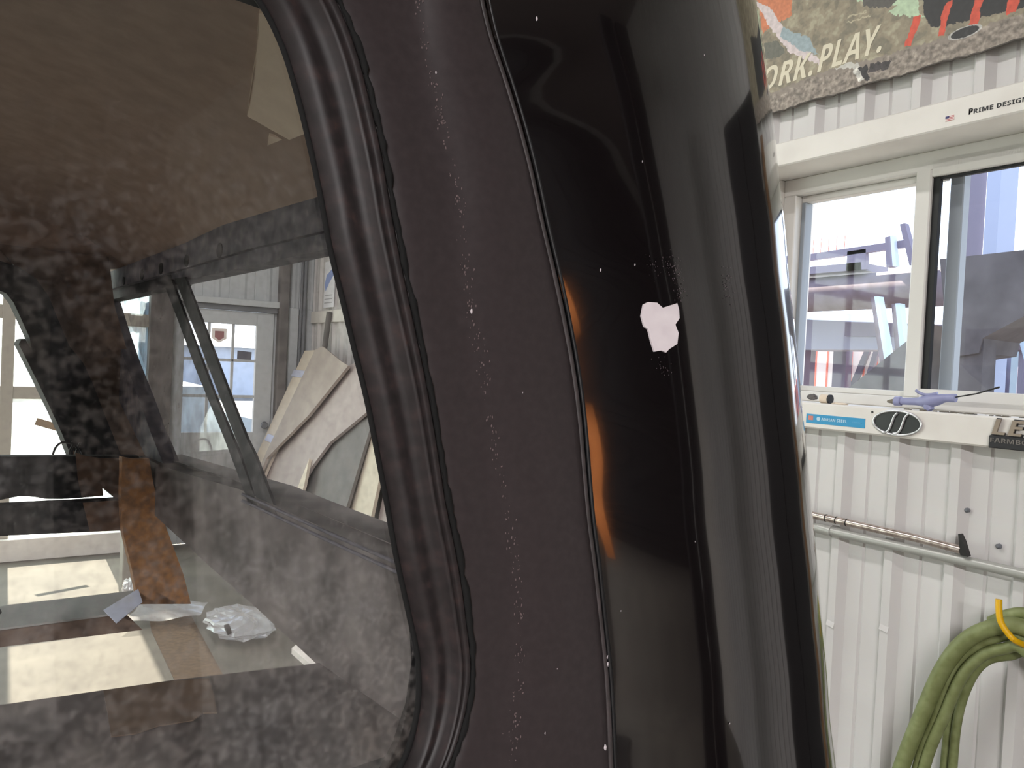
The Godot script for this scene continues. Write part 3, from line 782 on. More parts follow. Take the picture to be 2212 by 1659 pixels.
const CORNER := [Vector3(0.504, 1.908, -0.35), Vector3(0.512, 1.872, -0.346), Vector3(0.52, 1.836, -0.342), Vector3(0.527, 1.8, -0.337), Vector3(0.534, 1.763, -0.333), Vector3(0.539, 1.725, -0.328), Vector3(0.543, 1.687, -0.324), Vector3(0.547, 1.649, -0.319), Vector3(0.55, 1.611, -0.315), Vector3(0.554, 1.573, -0.31), Vector3(0.558, 1.535, -0.306), Vector3(0.56, 1.497, -0.301), Vector3(0.563, 1.459, -0.296), Vector3(0.566, 1.421, -0.292), Vector3(0.569, 1.383, -0.287), Vector3(0.572, 1.345, -0.283), Vector3(0.574, 1.308, -0.278), Vector3(0.576, 1.27, -0.274), Vector3(0.579, 1.233, -0.269), Vector3(0.58, 1.196, -0.265), Vector3(0.582, 1.159, -0.26), Vector3(0.584, 1.122, -0.256)]
const BULGE := 0.134
const OUTWARD := Vector3(0, 0.119, 0.993)


func on_corner(s: float, t: float, lift := 0.0) -> Vector3:
	# a point of the glossy corner panel: s down the panel, t from the groove round to the side
	return along(GROOVE, s).lerp(along(CORNER, s), t) + OUTWARD * (BULGE * t * (1.0 - t) + lift)


func on_strip(s: float, t: float, lift := 0.0) -> Vector3:
	# a point of the dull strip between the crease and the groove
	return along(CREASE, s).lerp(along(GROOVE, s), t) + OUTWARD * (lift + 0.004 * t * (1.0 - t) * 4.0)


func along(p: Array, s: float) -> Vector3:
	var f := clampf(s, 0.0, 1.0) * (p.size() - 1)
	var k := mini(int(f), p.size() - 2)
	return p[k].cubic_interpolate(p[k + 1], p[maxi(k - 1, 0)], p[mini(k + 2, p.size() - 1)], f - k)


func surface_at(on: String, q: Vector2, lift: float) -> Vector3:
	return on_corner(q.x, q.y, lift) if on == "corner" else on_strip(q.x, q.y, lift)


func patch(called: String, outline: Array, on: String, lift: float, material: Material, parent: Node) -> MeshInstance3D:
	# a thin flake lying on a panel; outline in the panel's own (s, t)
	var st := begin()
	var flat := PackedVector2Array()
	for q in outline:
		flat.append(q * Vector2(3.0, 1.0))
	var index := Geometry2D.triangulate_polygon(flat)
	for i in range(0, index.size(), 3):
		var p := []
		for k in 3:
			var q: Vector2 = outline[index[i + k]]
			p.append(surface_at(on, q, lift))
		tri(st, p[0], p[1], p[2], OUTWARD)
	for i in outline.size():
		var a: Vector2 = outline[i]
		var b: Vector2 = outline[(i + 1) % outline.size()]
		var pa := surface_at(on, a, lift)
		var pb := surface_at(on, b, lift)
		quad(st, pa, pb, pb - OUTWARD * lift * 1.5, pa - OUTWARD * lift * 1.5, (pa + pb) / 2.0 - surface_at(on, outline[0].lerp(outline[outline.size() / 2], 0.5), lift))
	return part(called, st, material, parent)


func cab():
	var c := thing("pickup_cab", "dark primered pickup truck cab with a dusty curved-corner rear window, seen from behind", "truck cab")
	c.rotation.y = deg_to_rad(TURN)
	rear_corner(c)
	rear_window(c)
	cab_roof(c)
	cab_side(c)
	cab_front(c)


func rear_corner(c: Node3D):
	var rows := 90
	# the glossy corner panel, from the groove round to the side of the cab and back inside
	var skin := []
	for i in rows:
		var s := float(i) / (rows - 1)
		var row := []
		var g := along(GROOVE, s)
		for k in 25:
			row.append(on_corner(s, k / 24.0))
		var e := along(CORNER, s)
		for q in [Vector3(0.012, 0, -0.009), Vector3(0.024, 0, -0.022), Vector3(0.033, 0, -0.04), Vector3(0.039, 0, -0.065), Vector3(0.042, 0, -0.1), Vector3(0.044, 0, -0.16), Vector3(0.046, 0, -0.24)]:
			row.append(e + q)
		skin.append(row)
	var st := begin()
	sheet(st, skin, Vector3(0.2, 0, 1))
	var gloss := part("corner_panel", st, M.gloss, c)
	# the rounded lip that ends the dull panel beside the groove
	var lip := begin()
	var edge := []
	for i in 60:
		edge.append(along(GROOVE, i / 59.0) + Vector3(-0.0035, 0, -0.001))
	tube(lip, edge, 0.0022, 8)
	part("groove_lip", lip, M.primer_dull, c)
	var lip2 := begin()
	var edge2 := []
	for i in 60:
		var s := i / 59.0
		edge2.append(along(GROOVE, s) + Vector3(0.003 - 0.0035 * s, 0, 0.0))
	tube(lip2, edge2, 0.0015, 8)
	part("seam_edge", lip2, M.gasket_black, c)
	# the dull panels: recess beside the window, crease, flat strip up to the groove
	var flat := []
	for i in rows:
		var s := float(i) / (rows - 1)
		var row := []
		var m := along(EDGE, s).lerp(along(SEAM, s), 0.7) + Vector3(0, 0, -0.004)
		var cr := along(CREASE, s)
		for k in 9:
			var t := k / 8.0
			var hump := 0.0 if t < 0.01 else 0.0045 * (1.0 - smoothstep(0.30, 1.0, t)) * smoothstep(0.0, 0.28, t)
			row.append(m.lerp(cr + Vector3(-0.004, 0, -0.0012), t) + OUTWARD * hump)
		row.append(cr + OUTWARD * 0.0001)
		for k in range(1, 13):
			var t := k / 12.0
			var p := on_strip(s, t)
			if k == 12:
				p += Vector3(-0.004, 0, -0.0015)
			row.append(p)
		flat.append(row)
	var st2 := begin()
	sheet(st2, flat, Vector3(0, 0, 1), 1, true)
	var dull := part("rear_panel", st2, M.old_paint, c)
	# inner face of the corner, so that it is a closed box
	var back := []
	for i in 30:
		var s := i / 29.0
		back.append([along(SEAM, s) + Vector3(-0.02, 0, -0.03), along(SEAM, s) + Vector3(0.05, 0, -0.075), along(GROOVE, s) + Vector3(0.04, 0, -0.13), along(CORNER, s) + Vector3(-0.10, 0, -0.2), along(CORNER, s) + Vector3(0.03, 0, -0.24)])
	var st3 := begin()
	sheet(st3, back, Vector3(-0.3, 0, -1))
	part("inner_lining", st3, M.black_steel, c)
	# the chip down to pale filler, small flakes
	patch("paint_chip", [Vector2(0.416, 0.1912), Vector2(0.414, 0.2050), Vector2(0.415, 0.2292), Vector2(0.420, 0.2430), Vector2(0.416, 0.2883), Vector2(0.422, 0.2907), Vector2(0.430, 0.2880), Vector2(0.436, 0.2718), Vector2(0.444, 0.2777), Vector2(0.454, 0.2686), Vector2(0.459, 0.2411), Vector2(0.462, 0.2316), Vector2(0.460, 0.2188), Vector2(0.461, 0.1988), Vector2(0.451, 0.1942), Vector2(0.440, 0.1918), Vector2(0.437, 0.1822), Vector2(0.427, 0.1792)], "corner", 0.0011, M.chip, gloss).set_meta("label", "pale grey paint chip with ragged edge")
	var rng := RandomNumberGenerator.new()
	rng.seed = 5
	var fleck := begin()
	for q in [Vector3(0.381, 0.099, 1.0), Vector3(0.378, 0.1888, 0.9), Vector3(0.283, 0.2601, 0.7), Vector3(0.137, 0.0924, 1.2), Vector3(0.803, 0.3152, 0.7), Vector3(0.637, 0.2606, 0.6), Vector3(0.706, 0.0401, 0.5), Vector3(0.185, 0.5347, 0.6)]:
		flake(fleck, "corner", Vector2(q.x, q.y), 0.0008 * q.z, rng)
	part("paint_flecks", fleck, M.chip, gloss).set_meta("kind", "stuff")
	var scuff := begin()
	for q in [Vector2(0.379, 0.302), Vector2(0.387, 0.307), Vector2(0.381, 0.280), Vector2(0.411, 0.298), Vector2(0.392, 0.489), Vector2(0.405, 0.476), Vector2(0.401, 0.311), Vector2(0.382, 0.238), Vector2(0.478, 0.216)]:
		for i in 26:
			var a: Vector2 = q + Vector2(rng.randfn(0, 0.006), rng.randfn(0, 0.009))
			flake(scuff, "corner", a, rng.randf_range(0.0001, 0.0004), rng)
	part("scuff_dust", scuff, plain(Color(0.42, 0.37, 0.39), 0.9), gloss).set_meta("kind", "stuff")
	var chips := begin()
	for q in [Vector3(0.837, 0.8793, 1.9), Vector3(0.751, 0.97, 1.0), Vector3(0.758, 0.965, 1.3), Vector3(0.821, 0.262, 0.8), Vector3(0.760, 0.3465, 0.5), Vector3(0.496, 0.31, 0.5), Vector3(0.414, -0.01, 1.3), Vector3(0.182, 0.05, 1.0)]:
		flake(chips, "strip", Vector2(q.x, q.y), 0.0009 * q.z, rng)
	part("paint_flecks", chips, M.chip, dull).set_meta("kind", "stuff")
	# worn specks along the crease
	var wear := begin()
	for i in 420:
		var s := rng.randf_range(0.1, 0.85)
		if rng.randf() > 0.35 + 0.65 * absf(sin(s * 37.0)):
			continue
		flake(wear, "strip", Vector2(s, rng.randfn(-0.005, 0.03)), rng.randf_range(0.0002, 0.0007), rng)
	part("crease_wear", wear, plain(Color(0.46, 0.40, 0.40), 0.9), dull).set_meta("kind", "stuff")


func flake(st: SurfaceTool, on: String, q: Vector2, r: float, rng: RandomNumberGenerator):
	var m := surface_at(on, q, 0.0006)
	var ring := []
	for k in 6:
		var a := TAU * k / 6.0
		var d := r * rng.randf_range(0.6, 1.3)
		ring.append(m + Vector3(cos(a) * d * 0.8, sin(a) * d * 1.3, 0))
	for k in 6:
		tri(st, m + OUTWARD * r * 0.3, ring[k], ring[(k + 1) % 6], OUTWARD)


func inside(p: Vector2, poly: Array) -> bool:
	return Geometry2D.is_point_in_polygon(p, PackedVector2Array(poly))


func rear_window(c: Node3D):
	# rubber gasket between glass and body: outer lip, valley, ridge
	var rows := []
	for i in 110:
		var s := i / 109.0
		var a := along(EDGE, s)
		var b := along(SEAM, s)
		var row := []
		for q in [[0.0, -0.006], [-0.01, 0.001], [0.03, 0.003], [0.10, 0.0052], [0.2, 0.0058], [0.30, 0.0045], [0.40, 0.0022], [0.50, 0.001], [0.60, 0.0018], [0.67, 0.0040], [0.71, 0.0050], [0.75, 0.0042], [0.80, 0.0024], [0.86, 0.0022], [0.92, 0.0024], [0.97, 0.001], [1.0, -0.002], [1.0, -0.012]]:
			row.append(a.lerp(b, q[0]) + OUTWARD * q[1])
		rows.append(row)
	var st := begin()
	sheet(st, rows, Vector3(0, 0, 1))
	var gk := part("window_gasket", st, M.rubber, c)
	var rng := RandomNumberGenerator.new()
	rng.seed = 8
	var sm := begin()
	var line := []
	var radii := []
	for i in 160:
		var s := i / 159.0
		line.append(along(SEAM, s) + Vector3(0.0014 + rng.randf_range(-0.0005, 0.0005), 0, 0.0002))
		radii.append(0.0019 * rng.randf_range(0.5, 1.3))
	tube(sm, line, radii, 8)
	part("open_joint", sm, M.seam, gk)
	var rim := begin()
	var inner := []
	for i in 110:
		inner.append(along(EDGE, i / 109.0) + Vector3(-0.0008, 0, -0.002))
	tube(rim, inner, 0.0019, 8)
	part("glass_lip", rim, M.seam, gk)
	# the glass itself, 5 mm, and the dust on it
	var corner := []
	for i in 80:
		corner.append(along(EDGE, i / 79.0) + Vector3(0.002, 0, -0.004))
	var g := begin()
	var glass_rows := []
	for p in corner:
		var row := []
		for k in 13:
			row.append(Vector3(lerpf(-0.42, p.x, k / 12.0), p.y, p.z))
		glass_rows.append(row)
	sheet(g, glass_rows, Vector3(0, 0, 1))
	var glass := part("rear_glass", g, M.pane, c)
	glass.set_meta("label", "dusty rear window glass")
	var film := begin()
	var film_rows := []
	for i in range(2, 78):
		var p: Vector3 = corner[i]
		var row := []
		for k in 13:
			row.append(Vector3(lerpf(-0.42, p.x, k / 12.0), p.y, p.z - 0.001))
		film_rows.append(row)
	st_film(film, film_rows)
	var dust := part("dust_film", film, dust_material(), glass)
	dust.set_meta("kind", "stuff")


func st_film(st: SurfaceTool, rows: Array):
	# as sheet(), with texture places in metres over the pane
	for i in rows.size() - 1:
		for k in rows[0].size() - 1:
			for q in [[i, k], [i, k + 1], [i + 1, k + 1], [i, k], [i + 1, k + 1], [i + 1, k]]:
				var p: Vector3 = rows[q[0]][q[1]]
				st.set_smooth_group(1)
				st.set_uv(Vector2((p.x + 0.42) / 0.7, (1.75 - p.y) / 0.5))
				st.add_vertex(p)


func dust_material() -> StandardMaterial3D:
	var w := 700
	var h := 500
	var im := Image.create(w, h, false, Image.FORMAT_RGBA8)
	var cloud := FastNoiseLite.new()
	cloud.seed = 14
	cloud.frequency = 0.011
	cloud.fractal_octaves = 4
	var grain := FastNoiseLite.new()
	grain.seed = 15
	grain.frequency = 0.085
	grain.fractal_octaves = 4
	var speck := FastNoiseLite.new()
	speck.seed = 17
	speck.frequency = 0.2
	speck.fractal_octaves = 3
	var rng := RandomNumberGenerator.new()
	rng.seed = 16
	for y in h:
		for x in w:
			var n := cloud.get_noise_2d(x, y * 1.1)
			var f := grain.get_noise_2d(x, y)
			# settled dust: thick cloudy coat low on the pane, a wiped clean upper part
			var low := smoothstep(1.475, 1.36, 1.75 - y / 1000.0 + n * 0.11)
			var mid := smoothstep(1.66, 1.58, 1.75 - y / 1000.0 + n * 0.06)
			var g := speck.get_noise_2d(x, y)
			var a := 0.008 + mid * maxf(0.0, 0.025 + 0.13 * f + 0.12 * g) + low * (0.10 + 0.08 * n + 0.10 * f + 0.09 * g)
			a += rng.randf_range(-0.012, 0.012)
			im.set_pixel(x, y, Color(0.66 + n * 0.03, 0.635, 0.62 - n * 0.03, clampf(a, 0.0, 0.75)))
	var m := plain(Color.WHITE, 0.95)
	m.transparency = BaseMaterial3D.TRANSPARENCY_ALPHA
	m.albedo_texture = ImageTexture.create_from_image(im)
	m.backlight_enabled = true
	m.backlight = Color(0.6, 0.6, 0.6)
	m.specular_mode = BaseMaterial3D.SPECULAR_DISABLED
	return m


func roof_height(x: float, z: float) -> float:
	# across the cab the lining is flat in the middle and curves down to the side rail
	var crown := 1.0 - pow(absf(2.0 * (-0.40 - z) / 1.46 - 1.0), 3.0) * 0.5
	var over := clampf((x - 0.05) / 0.395, 0.0, 1.0)
	var under := clampf((-0.55 - x) / 0.4, 0.0, 1.0)
	return 1.755 + 0.105 * crown * sqrt(maxf(0.0, 1.0 - pow(over, 2.6))) * sqrt(maxf(0.0, 1.0 - pow(under, 2.6))) - 0.055 * over


func roof_reflection(outline: Array, drop: float) -> SurfaceTool:
	# a tan patch under the lining that imitates a reflection in the glass; outline as (x, z)
	var st := begin()
	var index := Geometry2D.triangulate_polygon(PackedVector2Array(outline))
	for i in range(0, index.size(), 3):
		var a: Vector2 = outline[index[i]]
		var b: Vector2 = outline[index[i + 1]]
		var c: Vector2 = outline[index[i + 2]]
		for p in 6:
			for q in 6 - p:
				var u := [Vector2(p, q), Vector2(p + 1, q), Vector2(p, q + 1), Vector2(p + 1, q + 1)]
				var w := []
				for k in u:
					var f: Vector2 = a + (b - a) * (k.x / 6.0) + (c - a) * (k.y / 6.0)
					w.append(Vector3(f.x, roof_height(f.x, f.y) - drop, f.y))
				tri(st, w[0], w[1], w[2], Vector3(0, -1, 0))
				if p + q < 5:
					tri(st, w[1], w[3], w[2], Vector3(0, -1, 0))
	for i in outline.size():
		var a: Vector2 = outline[i]
		var b: Vector2 = outline[(i + 1) % outline.size()]
		var pa := Vector3(a.x, roof_height(a.x, a.y) - drop, a.y)
		var pb := Vector3(b.x, roof_height(b.x, b.y) - drop, b.y)
		quad(st, pa, pb, pb + Vector3(0, drop, 0), pa + Vector3(0, drop, 0), Vector3(b.y - a.y, 0, a.x - b.x))
	return st


func cab_roof(c: Node3D):
	# roof skin seen from inside, from the rear window over to the windshield
	var rows := []
	for i in 24:
		var z := lerpf(-0.40, -1.86, i / 23.0)
		var row := []
		for k in 17:
			var f := k / 16.0
			# across: flat in the middle, curving down to the side rail
			var x := lerpf(-0.95, 0.445, f)
			row.append(Vector3(x, roof_height(x, z), z))
		rows.append(row)
	var st := begin()
	sheet(st, rows, Vector3(0, -1, 0))
	var roof := part("roof_lining", st, M.roof_tan, c)
	var top := []
	for r in rows:
		var row := []
		for p in r:
			row.append(p + Vector3(0.0, 0.03, 0))
		top.append(row)
	var st2 := begin()
	sheet(st2, top, Vector3(0, 1, 0))
	part("roof_skin", st2, M.gloss, c)
	# side skirt of the lining down to the door header, rear header above the glass
	box_part("rear_header", Vector3(-0.95, 1.715, -0.41), Vector3(0.2, 1.9, -0.395), M.black_steel, c, 0.002)
	prism_part("front_header", [Vector3(-0.95, 1.80, -1.80), Vector3(0.38, 1.80, -1.80), Vector3(0.44, 1.70, -1.80), Vector3(0.25, 1.683, -1.80), Vector3(0.12, 1.683, -1.80), Vector3(-0.95, 1.683, -1.80)], Vector3(0, 0, -0.03), M.roof_tan, c)
	prism_part("side_rail", [Vector3(0.445, 1.70, -0.40), Vector3(0.445, 1.86, -0.40), Vector3(0.445, 1.86, -2.1), Vector3(0.445, 1.66, -2.1)], Vector3(0.03, 0, 0), M.roof_tan, c)
	# tan patches that paint a reflection of the rear glass near the side
	part("tan_reflection", roof_reflection([Vector2(0.24, -0.614), Vector2(0.272, -0.699), Vector2(0.323, -0.848), Vector2(0.35, -0.841), Vector2(0.376, -0.829), Vector2(0.365, -0.72), Vector2(0.298, -0.58), Vector2(0.258, -0.57)], 0.004), M.tan_board, roof)
	part("tan_reflection", roof_reflection([Vector2(0.354, -0.86), Vector2(0.388, -0.955), Vector2(0.424, -1.061), Vector2(0.431, -1.031), Vector2(0.431, -0.991), Vector2(0.40, -0.89), Vector2(0.376, -0.832)], 0.003), M.tan_board, roof)


func cab_side(c: Node3D):
	var steel: Material = M.dusty_steel
	var out := Vector3(0.03, 0, 0)
	var h := prism_part("door_header", [Vector3(0.42, 1.69, -2.021), Vector3(0.42, 1.713, -1.357), Vector3(0.42, 1.729, -1.108), Vector3(0.42, 1.731, -0.866), Vector3(0.42, 1.735, -0.5), Vector3(0.42, 1.684, -0.5), Vector3(0.42, 1.679, -1.06), Vector3(0.42, 1.668, -1.427), Vector3(0.42, 1.654, -1.965)], out, steel, c)
	for p in [[1.663, -1.871, 0.7], [1.669, -1.741, 0.8], [1.674, -1.608, 1.0], [1.678, -1.486, 1.0], [1.682, -1.344, 1.0], [1.686, -1.19, 1.1]]:
		var st := begin()
		tube(st, [Vector3(0.4185, p[0], p[1]), Vector3(0.426, p[0], p[1])], 0.0105 * p[2], 14)
		part("bolt_hole", st, M.seam, h)
	prism_part("header_flange", [Vector3(0.428, 1.672, -1.461), Vector3(0.428, 1.683, -1.085), Vector3(0.428, 1.692, -0.5), Vector3(0.428, 1.663, -0.5), Vector3(0.428, 1.661, -0.841), Vector3(0.428, 1.65, -1.44)], out, steel, c)
	prism_part("vent_top_rail", [Vector3(0.43, 1.659, -2.012), Vector3(0.43, 1.672, -1.461), Vector3(0.43, 1.648, -1.44), Vector3(0.43, 1.645, -1.493), Vector3(0.43, 1.635, -1.938), Vector3(0.43, 1.638, -2.041)], out, M.black_steel, c)
	prism_part("vent_leg", [Vector3(0.43, 1.668, -2.133), Vector3(0.43, 1.665, -2.013), Vector3(0.43, 1.636, -1.934), Vector3(0.43, 1.58, -1.863), Vector3(0.43, 1.497, -1.748), Vector3(0.43, 1.439, -1.653), Vector3(0.43, 1.371, -1.551), Vector3(0.43, 1.289, -1.408), Vector3(0.43, 1.298, -1.527), Vector3(0.43, 1.36, -1.662), Vector3(0.43, 1.439, -1.843), Vector3(0.43, 1.535, -1.971), Vector3(0.43, 1.612, -2.07)], out, steel, c)
	prism_part("division_bar", [Vector3(0.42, 1.655, -1.475), Vector3(0.42, 1.655, -1.426), Vector3(0.42, 1.467, -1.193), Vector3(0.42, 1.389, -1.085), Vector3(0.42, 1.32, -1.003), Vector3(0.42, 1.32, -1.04), Vector3(0.42, 1.336, -1.057), Vector3(0.42, 1.398, -1.136), Vector3(0.42, 1.5, -1.278), Vector3(0.42, 1.574, -1.37)], Vector3(0.004, 0, 0), M.black_steel, c)
	prism_part("division_bar", [Vector3(0.42, 1.655, -1.405), Vector3(0.42, 1.655, -1.352), Vector3(0.42, 1.561, -1.238), Vector3(0.42, 1.451, -1.106), Vector3(0.42, 1.409, -1.053), Vector3(0.42, 1.39, -1.023), Vector3(0.42, 1.32, -0.94), Vector3(0.42, 1.32, -0.998), Vector3(0.42, 1.39, -1.075), Vector3(0.42, 1.467, -1.172)], Vector3(0.004, 0, 0), M.black_steel, c)
	var v := begin()
	quad(v, Vector3(0.452, 1.659, -2.06), Vector3(0.452, 1.656, -1.461), Vector3(0.452, 1.32, -1.047), Vector3(0.452, 1.286, -1.44), Vector3(-1, 0, 0))
	var vg := part("vent_glass", v, M.pane, c)
	var vd := begin()
	quad(vd, Vector3(0.4515, 1.655, -1.9), Vector3(0.4515, 1.655, -1.47), Vector3(0.4515, 1.325, -1.055), Vector3(0.4515, 1.29, -1.42), Vector3(-1, 0, 0))
	part("dust_film", vd, M.vent_dust, vg).set_meta("kind", "stuff")
	# inside of the door below the belt line
	prism_part("door_panel", [Vector3(0.42, 1.322, -1.585), Vector3(0.42, 1.322, -1.41), Vector3(0.42, 1.336, -1.069), Vector3(0.42, 1.333, -0.95), Vector3(0.42, 1.327, -0.634), Vector3(0.42, 1.326, -0.42), Vector3(0.42, 1.17, -0.42), Vector3(0.42, 1.169, -0.821), Vector3(0.42, 1.185, -0.988), Vector3(0.42, 1.201, -1.186), Vector3(0.42, 1.234, -1.542)], out, M.grey_panel, c)
	for y in [1.331, 1.322]:
		var st := begin()
		tube(st, [Vector3(0.419, y, -1.06), Vector3(0.419, y - 0.004, -0.75), Vector3(0.419, y - 0.006, -0.45)], 0.0022, 6)
		part("belt_moulding", st, M.dusty_steel, c)
	prism_part("belt_sill", [Vector3(0.45, 1.322, -1.585), Vector3(0.45, 1.336, -1.069), Vector3(0.45, 1.333, -0.95), Vector3(0.45, 1.326, -0.42), Vector3(0.45, 1.29, -0.42), Vector3(0.45, 1.29, -1.585)], Vector3(0.05, 0, 0), M.grey_panel, c)
	# shelf behind the seat
	var sh := begin()
	prism(sh, [Vector3(-1.0, 1.18, -0.90), Vector3(0.027, 1.18, -0.886), Vector3(0.12, 1.18, -0.863), Vector3(0.261, 1.18, -0.834), Vector3(0.42, 1.172, -0.81), Vector3(0.42, 1.175, -0.36), Vector3(-1.0, 1.18, -0.36)], Vector3(0, -0.02, 0))
	part("rear_shelf", sh, M.grey_panel, c)
	box_part("rear_bulkhead", Vector3(-1.0, 0.9, -0.37), Vector3(0.56, 1.285, -0.352), M.black_steel, c, 0.002)


func cab_front(c: Node3D):
	var back := Vector3(0, 0, -0.06)
	prism_part("windshield_post", [Vector3(-0.95, 1.69, -1.75), Vector3(0.119, 1.69, -1.75), Vector3(0.204, 1.684, -1.75), Vector3(0.234, 1.676, -1.75), Vector3(0.263, 1.658, -1.75), Vector3(0.287, 1.624, -1.75), Vector3(0.302, 1.585, -1.75), Vector3(0.325, 1.529, -1.75), Vector3(0.352, 1.494, -1.75), Vector3(0.369, 1.457, -1.75), Vector3(0.393, 1.393, -1.75), Vector3(0.435, 1.287, -1.75), Vector3(0.341, 1.291, -1.75), Vector3(0.319, 1.349, -1.75), Vector3(0.298, 1.398, -1.75), Vector3(0.273, 1.454, -1.75), Vector3(0.239, 1.527, -1.75), Vector3(0.243, 1.536, -1.75), Vector3(0.249, 1.538, -1.75), Vector3(0.262, 1.515, -1.75), Vector3(0.257, 1.54, -1.75), Vector3(0.239, 1.582, -1.75), Vector3(0.228, 1.607, -1.75), Vector3(0.216, 1.623, -1.75), Vector3(0.206, 1.627, -1.75), Vector3(0.12, 1.628, -1.75), Vector3(-0.95, 1.63, -1.75)], back, M.black_steel, c)
	prism_part("pillar_lining", [Vector3(0.20, 1.72, -1.79), Vector3(0.40, 1.72, -1.79), Vector3(0.415, 1.618, -1.79), Vector3(0.455, 1.482, -1.79), Vector3(0.502, 1.32, -1.79), Vector3(0.518, 1.25, -1.79), Vector3(0.429, 1.25, -1.79), Vector3(0.31, 1.53, -1.79), Vector3(0.25, 1.66, -1.79)], Vector3(0, 0, -0.05), M.pillar_tan, c)
	prism_part("dash_rail", [Vector3(-0.95, 1.342, -1.55), Vector3(0.19, 1.334, -1.55), Vector3(0.411, 1.326, -1.55), Vector3(0.414, 1.234, -1.55), Vector3(0.376, 1.246, -1.55), Vector3(0.35, 1.271, -1.55), Vector3(0.352, 1.255, -1.55), Vector3(0.318, 1.254, -1.55), Vector3(0.285, 1.254, -1.55), Vector3(0.261, 1.256, -1.55), Vector3(0.243, 1.261, -1.55), Vector3(0.222, 1.264, -1.55), Vector3(0.207, 1.262, -1.55), Vector3(0.19, 1.259, -1.55), Vector3(0.098, 1.262, -1.55), Vector3(-0.95, 1.262, -1.55)], Vector3(0, 0, -0.03), M.black_steel, c)
	prism_part("dash_rail", [Vector3(-0.95, 1.268, -1.5), Vector3(0.095, 1.2625, -1.5), Vector3(0.189, 1.2585, -1.5), Vector3(0.364, 1.255, -1.5), Vector3(0.4, 1.247, -1.5), Vector3(0.402, 1.197, -1.5), Vector3(0.376, 1.198, -1.5), Vector3(0.188, 1.208, -1.5), Vector3(-0.95, 1.225, -1.5)], Vector3(0, 0, -0.03), M.black_steel, c)
	prism_part("reflection_panel", [Vector3(0.362, 1.336, -1.47), Vector3(0.38, 1.331, -1.47), Vector3(0.407, 1.331, -1.47), Vector3(0.416, 1.285, -1.47), Vector3(0.431, 1.229, -1.47), Vector3(0.475, 1.111, -1.47), Vector3(0.491, 1.052, -1.47), Vector3(0.399, 1.067, -1.47), Vector3(0.386, 1.128, -1.47), Vector3(0.368, 1.201, -1.47), Vector3(0.363, 1.26, -1.47)], Vector3(0, 0, -0.02), M.red_brown, c)  # orange-brown panel painting a reflection of the rear glass
	# cross member under the dash
	prism_part("cross_member", [Vector3(-0.95, 1.10, -1.345), Vector3(0.186, 1.1, -1.345), Vector3(0.345, 1.094, -1.345), Vector3(0.372, 1.062, -1.345), Vector3(0.186, 1.073, -1.345), Vector3(-0.95, 1.076, -1.345)], Vector3(0, 0, -0.02), M.pillar_tan, c)
	prism_part("cross_member_top", [Vector3(-0.95, 1.104, -1.34), Vector3(0.16, 1.104, -1.34), Vector3(0.35, 1.098, -1.34), Vector3(0.385, 1.098, -1.455), Vector3(0.18, 1.104, -1.455), Vector3(-0.95, 1.104, -1.455)], Vector3(0, -0.003, 0), M.grey_top, c)
	var k := begin()
	tube(k, [Vector3(0.116, 1.193, -1.19), Vector3(0.125, 1.191, -1.19), Vector3(0.137, 1.183, -1.19), Vector3(0.142, 1.174, -1.19), Vector3(0.135, 1.162, -1.19), Vector3(0.10, 0.9, -1.25)], [0.003, 0.010, 0.013, 0.012, 0.007, 0.006], 14)
	part("shift_lever", k, M.black_steel, c)
	# rust coloured sheets that imitate a faint brown reflection in the rear glass
	prism_part("reflection_patch", [Vector3(0.338, 1.317, -1.742), Vector3(0.357, 1.305, -1.742), Vector3(0.387, 1.301, -1.742), Vector3(0.422, 1.298, -1.742), Vector3(0.428, 1.27, -1.742), Vector3(0.34, 1.27, -1.742)], Vector3(0, 0, -0.002), M.dim_reflection, c)
	prism_part("reflection_patch", [Vector3(0.303, 1.337, -1.546), Vector3(0.32, 1.331, -1.546), Vector3(0.342, 1.326, -1.546), Vector3(0.379, 1.324, -1.546), Vector3(0.382, 1.246, -1.546), Vector3(0.374, 1.247, -1.546), Vector3(0.349, 1.272, -1.546), Vector3(0.351, 1.257, -1.546), Vector3(0.316, 1.256, -1.546), Vector3(0.308, 1.293, -1.546)], Vector3(0, 0, 0.0015), M.dim_reflection, c)
	prism_part("reflection_patch", [Vector3(0.308, 1.2545, -1.498), Vector3(0.362, 1.2545, -1.498), Vector3(0.376, 1.2525, -1.498), Vector3(0.377, 1.199, -1.498), Vector3(0.321, 1.2015, -1.498)], Vector3(0, 0, 0.0015), M.dim_reflection, c)
	for q in [[Vector3(0.339, 1.332, -1.72), Vector3(0.315, 1.337, -1.72), Vector3(0.302, 1.326, -1.72), Vector3(0.297, 1.305, -1.72)], [Vector3(0.335, 1.335, -1.72), Vector3(0.327, 1.318, -1.72), Vector3(0.33, 1.30, -1.72)], [Vector3(0.345, 1.335, -1.72), Vector3(0.338, 1.312, -1.72), Vector3(0.345, 1.295, -1.72)], [Vector3(0.33, 1.338, -1.72), Vector3(0.343, 1.32, -1.72), Vector3(0.352, 1.30, -1.72)]]:
		var st := begin()
		tube(st, curve(q, 12), 0.0022, 6)
		part("loose_wire", st, M.gasket_black, c)


# ---------------------------------------------------------------- loose things

